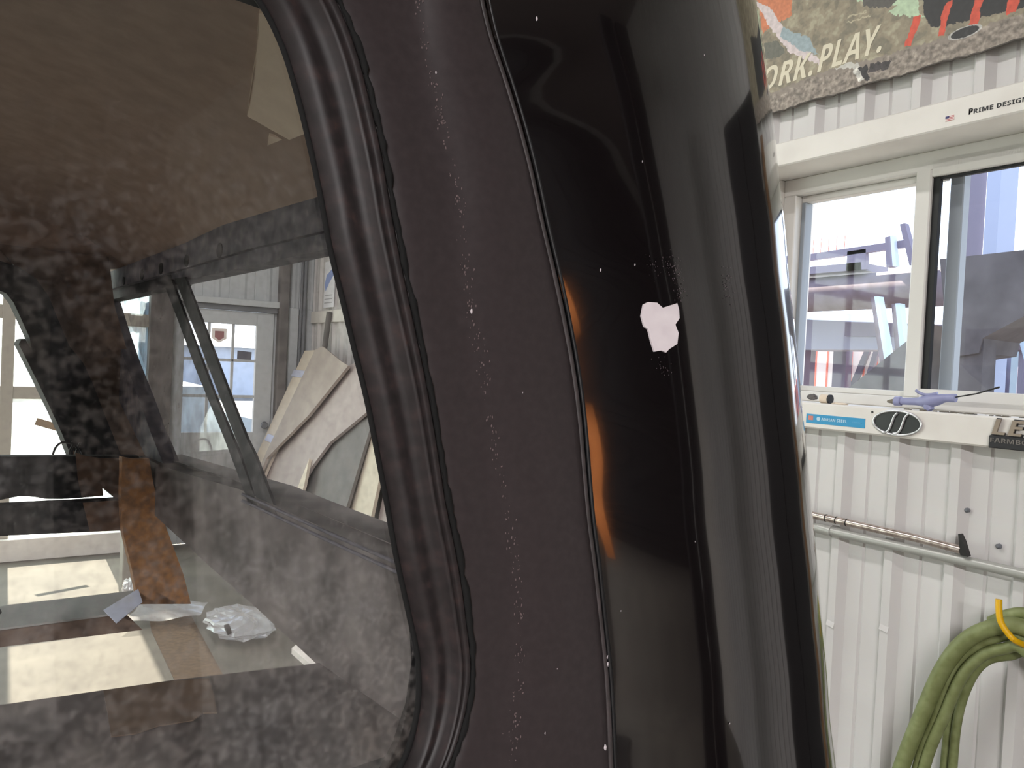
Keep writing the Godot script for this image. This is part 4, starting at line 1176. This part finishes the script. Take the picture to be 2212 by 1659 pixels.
func leaning_boards():
	var th := Vector3(0.02, -0.008, 0)
	var g := "boards leaning against the window wall"
	tag(prism_part(numbered("leaning_board"), [Vector3(2.031, 1.585, -5.856), Vector3(2.042, 1.615, -5.713), Vector3(2.003, 1.507, -5.208), Vector3(1.993, 1.481, -5.049), Vector3(1.857, 1.109, -5.422), Vector3(1.717, 0.728, -5.95), Vector3(1.455, 0.01, -5.97), Vector3(1.455, 0.01, -6.14), Vector3(1.687, 0.648, -6.03)], th, M.taupe_board, self), "taupe cardboard sheet with a peaked top leaning in front of the cream board", "board", g)
	var cb := prism_part(numbered("leaning_board"), [Vector3(2.075, 1.578, -6.23), Vector3(2.080, 1.59, -5.80), Vector3(1.740, 0.66, -5.98), Vector3(1.505, 0.01, -6.0), Vector3(1.505, 0.01, -6.36), Vector3(1.780, 0.768, -6.36), Vector3(1.975, 1.3, -6.28)], th, M.sunlit_cream, self)  # light on the side of the taupe board, put into cream colour
	tag(cb, "lit left side of the taupe board put in as a cream board with two film bands", "board", g)
	for y in [1.36, 0.83]:
		var x: float = 1.500 + 0.3667 * y - 0.006
		prism_part("film_band", [Vector3(x - 0.001, y, -6.3), Vector3(x - 0.001, y, -5.9), Vector3(x + 0.020, y + 0.055, -5.88), Vector3(x + 0.020, y + 0.055, -6.28)], Vector3(-0.003, 0.001, 0), M.paper, cb)
	tag(prism_part(numbered("leaning_board"), [Vector3(2.043, 1.48, -5.176), Vector3(2.067, 1.552, -4.844), Vector3(2.03, 1.45, -4.35), Vector3(1.946, 1.187, -4.305), Vector3(1.951, 1.204, -4.563), Vector3(1.867, 0.952, -5.005), Vector3(1.803, 0.76, -5.171), Vector3(1.746, 0.589, -5.245), Vector3(1.56, 0.01, -5.6), Vector3(1.56, 0.01, -6.1), Vector3(1.782, 0.697, -6.209), Vector3(1.915, 1.095, -5.593)], th, M.mauve_board, self), "wide mauve grey board with a slanted lower edge behind the taupe sheet", "board", g)
	tag(prism_part(numbered("leaning_board"), [Vector3(1.929, 1.008, -5.107), Vector3(1.987, 1.198, -4.648), Vector3(1.963, 1.118, -4.536), Vector3(1.762, 0.463, -4.489), Vector3(1.635, 0.02, -4.45), Vector3(1.635, 0.02, -5.2), Vector3(1.74, 0.392, -5.251), Vector3(1.847, 0.741, -5.297)], th, M.grey_board, self), "dark grey board leaning lower down between the mauve board and the cream plank", "board", g)
	tag(prism_part(numbered("leaning_board"), [Vector3(2.05, 1.32, -4.75), Vector3(2.05, 1.32, -4.62), Vector3(1.991, 1.112, -4.50), Vector3(1.927, 0.881, -4.30), Vector3(1.916, 0.841, -4.26), Vector3(1.797, 0.419, -4.174), Vector3(1.69, 0.02, -4.1), Vector3(1.69, 0.02, -4.5), Vector3(1.803, 0.439, -4.593)], th, M.sunlit_cream, self), "narrow cream plank putting in a sunlit stripe nearest to the cab gasket", "board", g)  # cream colour puts a stripe of sun here
	tag(prism_part(numbered("leaning_board"), [Vector3(1.995, 0.93, -4.30), Vector3(2.005, 0.96, -3.9), Vector3(1.85, 0.416, -3.5), Vector3(1.74, 0.02, -3.4), Vector3(1.74, 0.02, -4.15), Vector3(1.835, 0.36, -4.16)], th, M.mauve_board, self), "short mauve grey board right of the narrow cream plank", "board", g)
	tag(prism_part(numbered("leaning_board"), [Vector3(1.797, 0.819, -5.20), Vector3(1.742, 0.65, -5.12), Vector3(1.677, 0.457, -5.09), Vector3(1.53, 0.02, -5.05), Vector3(1.53, 0.02, -5.25), Vector3(1.674, 0.45, -5.235)], th, M.sunlit_cream, self), "thin cream slat putting in a sunlit stripe between the taupe sheet and the dark grey board", "board", g)  # sun stripe put into the cream colour
	var fb := thing("film_bundle", "crumpled clear film bunched on top of the mauve board", "plastic film", Vector3(2.09, 1.6, -4.95))
	part("crumple", crumple(0.2, 0.05, 0.06, 33), M.wrap, fb)
	# on the far part of the window wall
	var bd := thing("wall_batten", "white horizontal board fixed on the ribbed wall beyond the leaning boards", "board", Vector3(2.17, 0, 0))
	box_part("plank", Vector3(0, 1.815, -6.39), Vector3(0.03, 1.912, -4.6), M.white_wood, bd)
	var sp := thing("grey_pole", "thin grey pole leaning on the white wall board", "pole")
	var st := begin()
	tube(st, [Vector3(2.05, 0.0, -6.05), Vector3(2.138, 1.574, -5.94), Vector3(2.145, 1.893, -5.88)], 0.022, 12)
	part("shaft", st, M.post, sp)
	var po := thing("wall_poster", "white poster with a blue mark high on the ribbed wall above the white board", "poster", Vector3(2.172, 0, 0))
	box_part("sheet", Vector3(0, 1.935, -6.10), Vector3(0.004, 2.31, -5.868), plain(Color(0.9, 0.9, 0.92), 0.6), po, 0.0)
	prism_part("blue_mark", [Vector3(-0.001, 2.12, -6.09), Vector3(-0.001, 2.2, -6.05), Vector3(-0.001, 2.25, -5.9), Vector3(-0.001, 2.2, -5.88), Vector3(-0.001, 2.13, -5.99), Vector3(-0.001, 2.07, -6.06)], Vector3(0.001, 0, 0), plain(Color(0.55, 0.62, 0.82), 0.6), po)
	for i in 3:
		box_part("text_line", Vector3(-0.001, 1.97 + i * 0.03, -6.08), Vector3(0.001, 1.978 + i * 0.03, -5.9), plain(Color(0.68, 0.68, 0.7), 0.6), po, 0.0)


func crumple(wide: float, high: float, deep: float, seed_: int) -> SurfaceTool:
	# a lump of creased film
	var n := FastNoiseLite.new()
	n.seed = seed_
	n.frequency = 1.3
	n.noise_type = FastNoiseLite.TYPE_CELLULAR
	n.cellular_return_type = FastNoiseLite.RETURN_DISTANCE
	var st := begin()
	var rows := []
	for i in 15:
		var row := []
		for k in 25:
			var a := PI * i / 14.0
			var b := TAU * k / 24.0
			var d := Vector3(sin(a) * cos(b), cos(a), sin(a) * sin(b))
			var r := 0.75 + 0.45 * n.get_noise_3dv(d * 1.6)
			row.append(Vector3(d.x * deep * r, d.y * high * r, d.z * wide * r))
		rows.append(row)
	for i in 14:
		for k in 24:
			quad(st, rows[i][k], rows[i][k + 1], rows[i + 1][k + 1], rows[i + 1][k], rows[i][k])
	return st


func floor_things():
	var kp := thing("reflection_sheet", "brown sheet on the rear shelf painting a reflection in the window glass", "paper")  # both brown sheets paint a reflection in the rear glass
	kp.rotation.y = deg_to_rad(TURN)
	prism_part("sheet", [Vector3(0.198, 1.1805, -0.842), Vector3(0.19, 1.1805, -0.79), Vector3(0.181, 1.1805, -0.737), Vector3(0.2, 1.1805, -0.731), Vector3(0.221, 1.1805, -0.735), Vector3(0.25, 1.1805, -0.728), Vector3(0.262, 1.1805, -0.738), Vector3(0.273, 1.1805, -0.731), Vector3(0.285, 1.1805, -0.774), Vector3(0.294, 1.1805, -0.815), Vector3(0.261, 1.1805, -0.829)], Vector3(0, 0.001, 0), M.brown_reflection, kp)
	var kf := thing("reflection_sheet", "brown sheet on the workshop floor painting a glass reflection beside the sunlit patch", "paper")
	prism_part("sheet", [Vector3(0.71, 0.001, -4.47), Vector3(0.74, 0.001, -4.8), Vector3(0.95, 0.001, -4.8), Vector3(0.905, 0.001, -3.6), Vector3(0.70, 0.001, -3.6)], Vector3(0, 0.002, 0), M.brown_reflection, kf)
	var gb := thing("grey_carton", "small pale grey carton standing on the floor beyond the brown reflection panel", "box", Vector3(0.70, 0, -5.25), "")
	box_part("body", Vector3(-0.055, 0, -0.08), Vector3(0.075, 0.40, 0.08), plain(Color(0.60, 0.58, 0.55), 0.7), gb, 0.006)
	box_part("flap", Vector3(-0.05, 0.40, -0.07), Vector3(0.07, 0.41, 0.0), plain(Color(0.6, 0.58, 0.55), 0.7), gb, 0.002)
	var lb := thing("clear_bag", "small crumpled clear bag on the sunlit floor beside the grey carton", "plastic bag", Vector3(0.66, 0.1, -5.0))
	part("film", crumple(0.17, 0.1, 0.07, 35), M.wrap, lb)
	var pp := thing("paper_sheet", "pale lavender paper lying on the end of the grey cross member under the dash", "paper")
	pp.rotation.y = deg_to_rad(TURN)
	prism_part("sheet", [Vector3(0.312, 1.105, -1.345), Vector3(0.381, 1.112, -1.411), Vector3(0.369, 1.110, -1.34), Vector3(0.314, 1.104, -1.273)], Vector3(0, 0.001, 0), M.paper, pp)
	var fs := thing("film_strip", "loose strip of clear film trailing across the floor to the bag", "plastic film")
	var rows := []
	for i in 20:
		var f := i / 19.0
		var a := Vector3(0.56, 0.05, -4.50).lerp(Vector3(0.95, 0.05, -4.45), f)
		var b := Vector3(0.71, 0.06, -4.80).lerp(Vector3(1.05, 0.05, -4.70), f)
		var row := []
		for k in 6:
			row.append(a.lerp(b, k / 5.0) + Vector3(0, 0.008 * sin(f * 9.0 + k * 1.7) + 0.005, 0))
		rows.append(row)
	var st := begin()
	sheet(st, rows, Vector3(0, 1, 0))
	part("film", st, M.wrap, fs)
	var bg := thing("plastic_bag", "large crumpled clear plastic bag lying on the shaded floor", "plastic bag", Vector3(1.12, 0.06, -4.25))
	var body := begin()
	body = crumple(0.5, 0.09, 0.33, 37)
	part("film", body, M.wrap, bg)
	var rg := begin()
	tube(rg, [Vector3(-0.12, 0.03, 0.19), Vector3(-0.10, 0.035, 0.19)], 0.03, 12)
	part("dark_cap", rg, M.gasket_black, bg)
	var of := thing("white_sunpatch", "thin white offcut with sunlight put into its colour at the tip of the shelf edge", "sunpatch")  # white strip paints a sliver of sunlight on the floor
	prism_part("strip", [Vector3(1.311, 0.0, -3.87), Vector3(1.36, 0.0, -3.60), Vector3(1.29, 0.0, -3.58), Vector3(1.274, 0.0, -3.83)], Vector3(0, 0.03, 0), M.white_paint, of)


func wall_things():
	banner()
	var on_sill := Transform3D(Basis(Vector3(0, 0, 1), Vector3(0, 1, 0), Vector3(-1, 0, 0)), Vector3.ZERO)
	# blue sticker on the sill board
	var s := thing("brand_sticker", "blue rectangular sticker with white lettering on the white sill board", "sticker", Vector3(2.1395, 0, 0))
	box_part("film", Vector3(-0.0006, 1.3975, -1.505), Vector3(0.001, 1.4265, -1.305), plain(Color(0.13, 0.56, 0.75), 0.4), s, 0.0)
	var white := plain(Color(0.72, 0.84, 0.90), 0.6)
	write("lettering", "ADRIAN STEEL", 0.0095, Transform3D(on_sill.basis, Vector3(-0.0009, 1.408, -1.451)), white, s, 700, 0.0006, 0.088)
	write("lettering", "COMPANY", 0.004, Transform3D(on_sill.basis, Vector3(-0.0009, 1.410, -1.346)), plain(Color(0.4, 0.7, 0.85), 0.6), s, 700, 0.0006, 0.03)
	var ro := begin()
	tube(ro, [Vector3(-0.0004, 1.413, -1.461), Vector3(-0.0012, 1.413, -1.461)], 0.0065, 16)
	part("round_mark", ro, white, s)
	box_part("flag", Vector3(-0.0011, 1.407, -1.498), Vector3(-0.0004, 1.421, -1.480), plain(Color(0.8, 0.5, 0.45), 0.6), s, 0.0)
	# oval emblem with two curved bars
	var e := thing("oval_emblem", "black oval emblem with a chrome rim and two curved silver bars on the sill board", "emblem", Vector3(2.137, 1.4225, -1.2065))
	var plate := begin()
	var oval := []
	for k in 40:
		var a := TAU * k / 40.0
		oval.append(Vector3(0, 0.0345 * sin(a), 0.0705 * cos(a)))
	prism(plate, oval, Vector3(0.004, 0, 0))
	part("plate", plate, plain(Color(0.12, 0.125, 0.13), 0.35), e)
	var rim := begin()
	var ring := []
	for k in 49:
		var a := TAU * k / 48.0
		ring.append(Vector3(-0.001, 0.0345 * sin(a), 0.0705 * cos(a)))
	tube(rim, ring, 0.0034, 8, false)
	part("rim", rim, M.bright_metal, e)
	for z in [-0.016, 0.016]:
		var bar := begin()
		var path := curve([Vector3(-0.002, -0.031, z - 0.024), Vector3(-0.002, -0.029, z - 0.013), Vector3(-0.002, -0.018, z - 0.004), Vector3(-0.002, 0.0, z + 0.002), Vector3(-0.002, 0.018, z + 0.008), Vector3(-0.002, 0.029, z + 0.017)], 20)
		tube(bar, path, 0.0036, 8)
		part("curved_bar", bar, M.bright_metal, e)
	# the plaque at the right end
	var p := thing("name_plaque", "dark plaque with thick beige raised letters at the right end of the sill board", "plaque", Vector3(2.128, 0, 0))
	box_part("base", Vector3(0, 1.381, -0.956), Vector3(0.012, 1.414, -0.62), M.ink, p, 0.002)
	var slant := Basis(Vector3(0, 0, 1), Vector3(0, 1, 0.25), Vector3(-1, 0, 0))
	write("letter_outline", "LE", 0.0445, Transform3D(slant, Vector3(0.008, 1.4145, -0.9535)), M.ink, p, 900, 0.004, 0.0735)  # dark outline behind the beige letters
	write("lettering", "LE", 0.040, Transform3D(slant, Vector3(0.004, 1.4165, -0.951)), M.beige, p, 900, 0.006, 0.068)
	write("lettering", "FARMBO", 0.012, Transform3D(on_sill.basis, Vector3(-0.0005, 1.396, -0.952)), plain(Color(0.42, 0.4, 0.38), 0.6), p, 700, 0.001, 0.088)
	blow_gun()
	# small clutter on the left of the sill
	var t1 := thing("tape_roll", "small roll of tan tape on the left end of the sill", "tape roll", Vector3(2.19, 1.462, -1.475))
	var tr := begin()
	tube(tr, [Vector3(0, 0.014, -0.014), Vector3(0, 0.014, 0.014)], 0.014, 20)
	part("roll", tr, M.tan_board, t1)
	var tc := begin()
	tube(tc, [Vector3(0, 0.014, 0.013), Vector3(0, 0.014, 0.02)], 0.0145, 20)
	part("dark_edge", tc, M.ink, t1)
	var t2 := thing("grey_pouch", "crumpled grey pouch at the far left end of the sill", "pouch", Vector3(2.2, 1.479, -1.53))
	part("cloth", crumple(0.035, 0.018, 0.02, 41), M.post, t2)
	var t3 := thing("dirty_rag", "flat grey brown rag beside the tape roll on the sill", "rag", Vector3(2.17, 1.464, -1.41))
	part("cloth", crumple(0.05, 0.008, 0.025, 43), M.tan_board, t3)
	var db := thing("sill_debris", "grey brown crumbs of dirt scattered along the sill edge", "dirt", Vector3(2.15, 1.462, 0))
	var rng := RandomNumberGenerator.new()
	rng.seed = 77
	var cr := begin()
	for i in 70:
		var at := Vector3(rng.randf_range(-0.006, 0.05), 0, rng.randf_range(-1.2, -0.7))
		if rng.randf() < 0.5:
			at.z = rng.randfn(-1.07, 0.03)
		var r := rng.randf_range(0.001, 0.004)
		box(cr, at + Vector3(-r, 0, -r * 2), at + Vector3(r, r, r * 2), r * 0.4)
	part("crumbs", cr, plain(Color(0.42, 0.4, 0.36), 0.9), db).set_meta("kind", "stuff")
	rail_and_hammer()
	hose_on_hook()


func blow_gun():
	var g := thing("air_blow_gun", "lavender plastic air blow gun lying on the window sill", "blow gun", Vector3(2.185, 1.462, -1.15))
	var lav: Material = M.lavender
	var st := begin()
	tube(st, curve([Vector3(0, 0.022, -0.094), Vector3(0, 0.022, -0.090), Vector3(0, 0.023, -0.075), Vector3(0, 0.023, -0.072), Vector3(0, 0.0235, -0.06), Vector3(0, 0.025, -0.03), Vector3(0, 0.026, -0.012), Vector3(0, 0.029, 0.01), Vector3(0, 0.034, 0.03), Vector3(0, 0.038, 0.045), Vector3(0, 0.040, 0.062), Vector3(0, 0.041, 0.078)], 40), [0.010, 0.0125, 0.0135, 0.0135, 0.0135, 0.0135, 0.0135, 0.0135, 0.012, 0.0105, 0.0105, 0.0105, 0.0105, 0.0105, 0.0105, 0.0108, 0.011, 0.0112, 0.0115, 0.0125, 0.0138, 0.0152, 0.0164, 0.0172, 0.0178, 0.0180, 0.0178, 0.0172, 0.0164, 0.0154, 0.0143, 0.0132, 0.0122, 0.0114, 0.0110, 0.0112, 0.0116, 0.0118, 0.0118, 0.0116], 18)
	part("body", st, lav, g)
	var tip := begin()
	tube(tip, [Vector3(0, 0.0215, -0.092), Vector3(0, 0.0205, -0.104), Vector3(0, 0.0195, -0.116)], [0.0085, 0.0065, 0.0035], 14)
	part("rubber_tip", tip, plain(Color(0.44, 0.41, 0.36), 0.7), g)
	var lever := begin()
	tube(lever, curve([Vector3(-0.004, 0.052, 0.03), Vector3(-0.004, 0.047, 0.012), Vector3(-0.004, 0.046, -0.008), Vector3(-0.004, 0.052, -0.025), Vector3(-0.004, 0.057, -0.032)], 14), 0.0042, 8)
	part("trigger_lever", lever, lav, g)
	var foot := begin()
	tube(foot, [Vector3(-0.003, 0.022, 0.0), Vector3(-0.003, 0.005, 0.01), Vector3(-0.003, 0.002, 0.012)], [0.011, 0.013, 0.012], 14)
	part("air_inlet", foot, lav, g)
	var rod := thing("thin_rod", "thin dark metal rod sticking up from the blow gun over the window frame", "rod", Vector3(2.185, 1.462, -1.15))
	var r := begin()
	tube(r, [Vector3(0.0, 0.042, 0.07), Vector3(0.0, 0.056, 0.13), Vector3(0.0, 0.077, 0.187)], [0.0018, 0.002, 0.0026], 8)
	part("shaft", r, M.dark_tool, rod)


func rail_and_hammer():
	var r := thing("wall_rail", "grey round rail running along the ribbed wall below the sill", "rail")
	var st := begin()
	tube(st, curve([Vector3(2.158, 1.067, -2.6), Vector3(2.158, 1.067, -1.43), Vector3(2.158, 1.069, -1.0), Vector3(2.158, 1.07, -0.4)], 14), 0.014, 14)
	part("bar", st, M.pipe_grey, r)
	var cl := begin()
	tube(cl, [Vector3(2.158, 1.067, -1.45), Vector3(2.158, 1.067, -1.405)], 0.0165, 14)
	part("coupling", cl, M.pipe_grey, r)
	for z in [-2.2, -1.75, -0.55]:
		var b := begin()
		tube(b, [Vector3(2.158, 1.066, z), Vector3(2.2, 1.06, z)], 0.007, 8)
		part("bracket", b, M.grey_steel, r)
	var h := thing("slide_hammer", "steel bar with a dark hooked end resting on the grey wall rail", "hammer")
	var bar := begin()
	tube(bar, [Vector3(2.147, 1.107, -1.62), Vector3(2.147, 1.106, -1.32), Vector3(2.147, 1.104, -1.14), Vector3(2.147, 1.099, -1.015)], 0.0115, 16)
	part("bar", bar, M.bar_steel, h)
	for i in 3:
		var ring := begin()
		tube(ring, [Vector3(2.147, 1.1065, -1.42 + i * 0.035), Vector3(2.147, 1.1065, -1.417 + i * 0.035)], 0.0122, 16)
		part("groove", ring, M.dark_tool, h)
	prism_part("hook_head", [Vector3(2.137, 1.141, -1.021), Vector3(2.137, 1.142, -1.017), Vector3(2.137, 1.124, -1.007), Vector3(2.137, 1.086, -0.993), Vector3(2.137, 1.086, -1.012), Vector3(2.137, 1.114, -1.017)], Vector3(0.018, 0, 0), M.dark_tool, h)


func hose_on_hook():
	var k := thing("yellow_hook", "yellow plastic hook holding the coiled green hose", "hook")
	var st := begin()
	var path := curve([Vector3(2.19, 0.90, -0.80), Vector3(2.12, 0.905, -0.815), Vector3(2.06, 0.925, -0.833), Vector3(2.047, 0.942, -0.848), Vector3(2.042, 0.965, -0.863), Vector3(2.042, 0.99, -0.869), Vector3(2.044, 1.018, -0.872)], 24)
	for i in path.size() - 1:
		var a: Vector3 = path[i]
		var b: Vector3 = path[i + 1]
		tube(st, [a, b + (b - a) * 0.25], 0.0075, 10, i == 0 or i == path.size() - 2)
	part("hook", st, M.hook, k)
	var h := thing("hose_coil", "olive green hose coiled over the yellow hook on the ribbed wall", "hose")
	for q in [
		[[Vector3(2.08, 0.2, -1.17), Vector3(2.085, 0.48, -1.107), Vector3(2.085, 0.645, -1.06), Vector3(2.085, 0.786, -1.014), Vector3(2.085, 0.88, -0.962), Vector3(2.085, 0.938, -0.894), Vector3(2.09, 0.955, -0.831), Vector3(2.095, 0.92, -0.75), Vector3(2.1, 0.8, -0.68), Vector3(2.1, 0.5, -0.62), Vector3(2.1, 0.2, -0.6)], 0.0205],
		[[Vector3(2.1, 0.2, -1.11), Vector3(2.105, 0.488, -1.077), Vector3(2.105, 0.651, -1.033), Vector3(2.105, 0.787, -0.998), Vector3(2.105, 0.862, -0.948), Vector3(2.105, 0.908, -0.89), Vector3(2.105, 0.925, -0.837), Vector3(2.11, 0.85, -0.74), Vector3(2.11, 0.5, -0.66), Vector3(2.11, 0.2, -0.64)], 0.0105],
		[[Vector3(2.1, 0.2, -1.09), Vector3(2.1, 0.501, -1.053), Vector3(2.1, 0.66, -1.010), Vector3(2.1, 0.785, -0.970), Vector3(2.1, 0.853, -0.925), Vector3(2.1, 0.885, -0.879), Vector3(2.1, 0.898, -0.834), Vector3(2.12, 0.8, -0.75), Vector3(2.12, 0.5, -0.69), Vector3(2.12, 0.2, -0.68)], 0.0145],
		[[Vector3(2.15, 0.2, -1.035), Vector3(2.15, 0.502, -1.026), Vector3(2.15, 0.647, -1.018), Vector3(2.15, 0.753, -0.992), Vector3(2.15, 0.832, -0.951), Vector3(2.15, 0.86, -0.89), Vector3(2.15, 0.87, -0.83), Vector3(2.15, 0.7, -0.74), Vector3(2.15, 0.2, -0.71)], 0.0105],
		[[Vector3(2.14, 0.2, -1.0), Vector3(2.14, 0.517, -0.999), Vector3(2.14, 0.659, -0.993), Vector3(2.14, 0.762, -0.970), Vector3(2.14, 0.826, -0.935), Vector3(2.14, 0.86, -0.88), Vector3(2.13, 0.875, -0.82), Vector3(2.13, 0.7, -0.72), Vector3(2.13, 0.2, -0.7)], 0.0115],
		[[Vector3(2.11, 0.94, -0.915), Vector3(2.11, 0.971, -0.874), Vector3(2.11, 0.985, -0.835), Vector3(2.11, 0.975, -0.78), Vector3(2.115, 0.9, -0.68), Vector3(2.115, 0.6, -0.6), Vector3(2.115, 0.2, -0.57)], 0.0145]]:
		var s2 := begin()
		tube(s2, curve(q[0], 60), q[1], 14)
		part("hose_loop", s2, M.hose, h)


func banner():
	var b := thing("vinyl_banner", "camouflage toned vinyl banner with cream lettering hanging above the window", "banner", Vector3(2.16, 0, 0))
	# print: soil, foliage and machine shapes; place along the wall and height in metres
	var z0 := -1.95
	var z1 := -0.35
	var y0 := 2.42
	var y1 := 3.06
	var w := 1200
	var h := 480
	var im := Image.create(w, h, false, Image.FORMAT_RGB8)
	var n := FastNoiseLite.new()
	n.seed = 61
	n.frequency = 0.02
	n.fractal_octaves = 5
	var f := FastNoiseLite.new()
	f.seed = 62
	f.frequency = 0.06
	f.fractal_octaves = 4
	var shapes := [
		[Color(0.80, 0.50, 0.36), [Vector2(-1.84, 2.97), Vector2(-1.673, 2.86), Vector2(-1.663, 2.748), Vector2(-1.744, 2.742), Vector2(-1.78, 2.724), Vector2(-1.796, 2.791)]],
		[Color(0.83, 0.78, 0.78), [Vector2(-1.83, 2.86), Vector2(-1.754, 2.807), Vector2(-1.697, 2.726), Vector2(-1.647, 2.654), Vector2(-1.555, 2.575), Vector2(-1.543, 2.543), Vector2(-1.603, 2.586), Vector2(-1.665, 2.63), Vector2(-1.737, 2.718), Vector2(-1.773, 2.778)]],
		[Color(0.60, 0.66, 0.68), [Vector2(-1.696, 2.722), Vector2(-1.588, 2.647), Vector2(-1.555, 2.583), Vector2(-1.614, 2.614), Vector2(-1.71, 2.696)]],
		[Color(0.42, 0.42, 0.38), [Vector2(-1.773, 2.69), Vector2(-1.72, 2.686), Vector2(-1.68, 2.635), Vector2(-1.705, 2.621), Vector2(-1.764, 2.635)]],
		[Color(0.72, 0.80, 0.68), [Vector2(-1.5, 2.80), Vector2(-1.24, 2.70), Vector2(-1.228, 2.599), Vector2(-1.197, 2.574), Vector2(-1.326, 2.637), Vector2(-1.292, 2.647), Vector2(-1.421, 2.706)]],
		[Color(0.36, 0.35, 0.33), [Vector2(-1.412, 2.712), Vector2(-1.292, 2.668), Vector2(-1.323, 2.651), Vector2(-1.403, 2.683)]],
		[Color(0.2, 0.2, 0.2), [Vector2(-1.237, 2.75), Vector2(-0.9, 2.68), Vector2(-0.6, 2.7), Vector2(-0.6, 2.5), Vector2(-0.951, 2.517), Vector2(-1.048, 2.528), Vector2(-1.185, 2.544), Vector2(-1.213, 2.586)]],
		[Color(0.56, 0.52, 0.48), [Vector2(-1.95, 2.50), Vector2(-1.75, 2.508), Vector2(-1.505, 2.524), Vector2(-1.334, 2.511), Vector2(-1.256, 2.509), Vector2(-0.95, 2.504), Vector2(-0.3, 2.52), Vector2(-0.3, 2.40), Vector2(-1.95, 2.40)]],
		[Color(0.26, 0.24, 0.24), [Vector2(-1.374, 2.5), Vector2(-1.301, 2.49), Vector2(-1.312, 2.466), Vector2(-1.373, 2.477)]],
		[Color(0.78, 0.77, 0.74), [Vector2(-1.50, 2.520), Vector2(-1.44, 2.527), Vector2(-1.408, 2.511), Vector2(-1.388, 2.458), Vector2(-1.405, 2.455), Vector2(-1.43, 2.505)]],
		[Color(0.2, 0.19, 0.19), [Vector2(-1.41, 2.50), Vector2(-1.385, 2.498), Vector2(-1.365, 2.455), Vector2(-1.385, 2.452)]],
		[Color(0.82, 0.34, 0.26), [Vector2(-1.241, 2.598), Vector2(-1.222, 2.593), Vector2(-1.243, 2.514), Vector2(-1.264, 2.519)]],
		[Color(0.82, 0.34, 0.26), [Vector2(-1.153, 2.604), Vector2(-1.134, 2.601), Vector2(-1.151, 2.511), Vector2(-1.171, 2.516)]],
		[Color(0.82, 0.34, 0.26), [Vector2(-1.066, 2.63), Vector2(-1.043, 2.625), Vector2(-1.063, 2.513), Vector2(-1.087, 2.52)]],
		[Color(0.82, 0.34, 0.26), [Vector2(-0.978, 2.61), Vector2(-0.952, 2.60), Vector2(-0.969, 2.514), Vector2(-0.995, 2.517)]],
		[Color(0.72, 0.68, 0.58), [Vector2(-1.453, 2.672), Vector2(-1.393, 2.667), Vector2(-1.393, 2.662), Vector2(-1.453, 2.667)]],
		[Color(0.72, 0.68, 0.58), [Vector2(-1.453, 2.656), Vector2(-1.375, 2.650), Vector2(-1.375, 2.645), Vector2(-1.453, 2.651)]]]
	for y in h:
		for x in w:
			var at := Vector2(lerpf(z0, z1, (x + 0.5) / w), lerpf(y1, y0, (y + 0.5) / h))
			var a := n.get_noise_2d(x, y)
			var g := f.get_noise_2d(x, y)
			var c := Color(0.58, 0.54, 0.46).lerp(Color(0.50, 0.475, 0.41), smoothstep(0.05, 0.35, a)).lerp(Color(0.65, 0.62, 0.53), smoothstep(0.08, 0.4, -a))
			var q := at + Vector2(a, g) * 0.008
			for s in shapes:
				if inside(q, s[1]):
					c = s[0]
			var d := ((at - Vector2(-1.096, 2.503)) / Vector2(0.045, 0.016)).length()
			if d < 1.0:
				c = Color(0.72, 0.71, 0.69) if d > 0.82 else Color(0.2, 0.2, 0.2)
			var rock := at.y < 2.50 + a * 0.03
			var k := 1.0 + g * (0.42 if rock else 0.1)
			im.set_pixel(x, y, Color(c.r * k, c.g * k, c.b * k))
	var m := plain(Color.WHITE, 0.55)
	m.albedo_texture = ImageTexture.create_from_image(im)
	var rows := []
	for i in 9:
		var row := []
		for k in 161:
			var z := lerpf(z0, z1, k / 160.0)
			var bottom := 2.438 + 0.003 * sin(z * 31.0) + 0.002 * sin(z * 140.0) - 0.004 * (z + 1.4)
			var y := lerpf(y1, bottom, i / 8.0)
			row.append(Vector3(0.0, y, z))
		rows.append(row)
	var st := begin()
	for i in 8:
		for k in 160:
			var four := [[i, k], [i, k + 1], [i + 1, k + 1], [i, k], [i + 1, k + 1], [i + 1, k]]
			for q in four:
				var p: Vector3 = rows[q[0]][q[1]]
				st.set_smooth_group(1)
				st.set_uv(Vector2((p.z - z0) / (z1 - z0), (y1 - p.y) / (y1 - y0)))
				st.add_vertex(p)
	part("sheet", st, m, b)
	var hem := begin()
	var line := []
	for k in 81:
		var p: Vector3 = rows[8][k * 2]
		line.append(p + Vector3(0.001, 0.001, 0))
	tube(hem, line, 0.003, 6)
	part("hem", hem, plain(Color(0.34, 0.32, 0.3), 0.7), b)
	var lean := Basis(Vector3(0, 0, 1), Vector3(0, 1, 0.22), Vector3(-1, 0, 0))
	write("lettering", "WORK.", 0.080, Transform3D(lean, Vector3(-0.0008, 2.522, -1.866)), M.letter_cream, b, 700, 0.0006, 0.294)
	write("lettering", "PLAY.", 0.084, Transform3D(lean, Vector3(-0.0008, 2.525, -1.553)), M.letter_cream, b, 700, 0.0006, 0.215)
	for z in [-1.9, -1.1, -0.4]:
		var e := begin()
		tube(e, [Vector3(0.02, 3.045, z), Vector3(-0.006, 3.045, z)], 0.008, 10)
		part("eyelet", e, M.bright_metal, b)
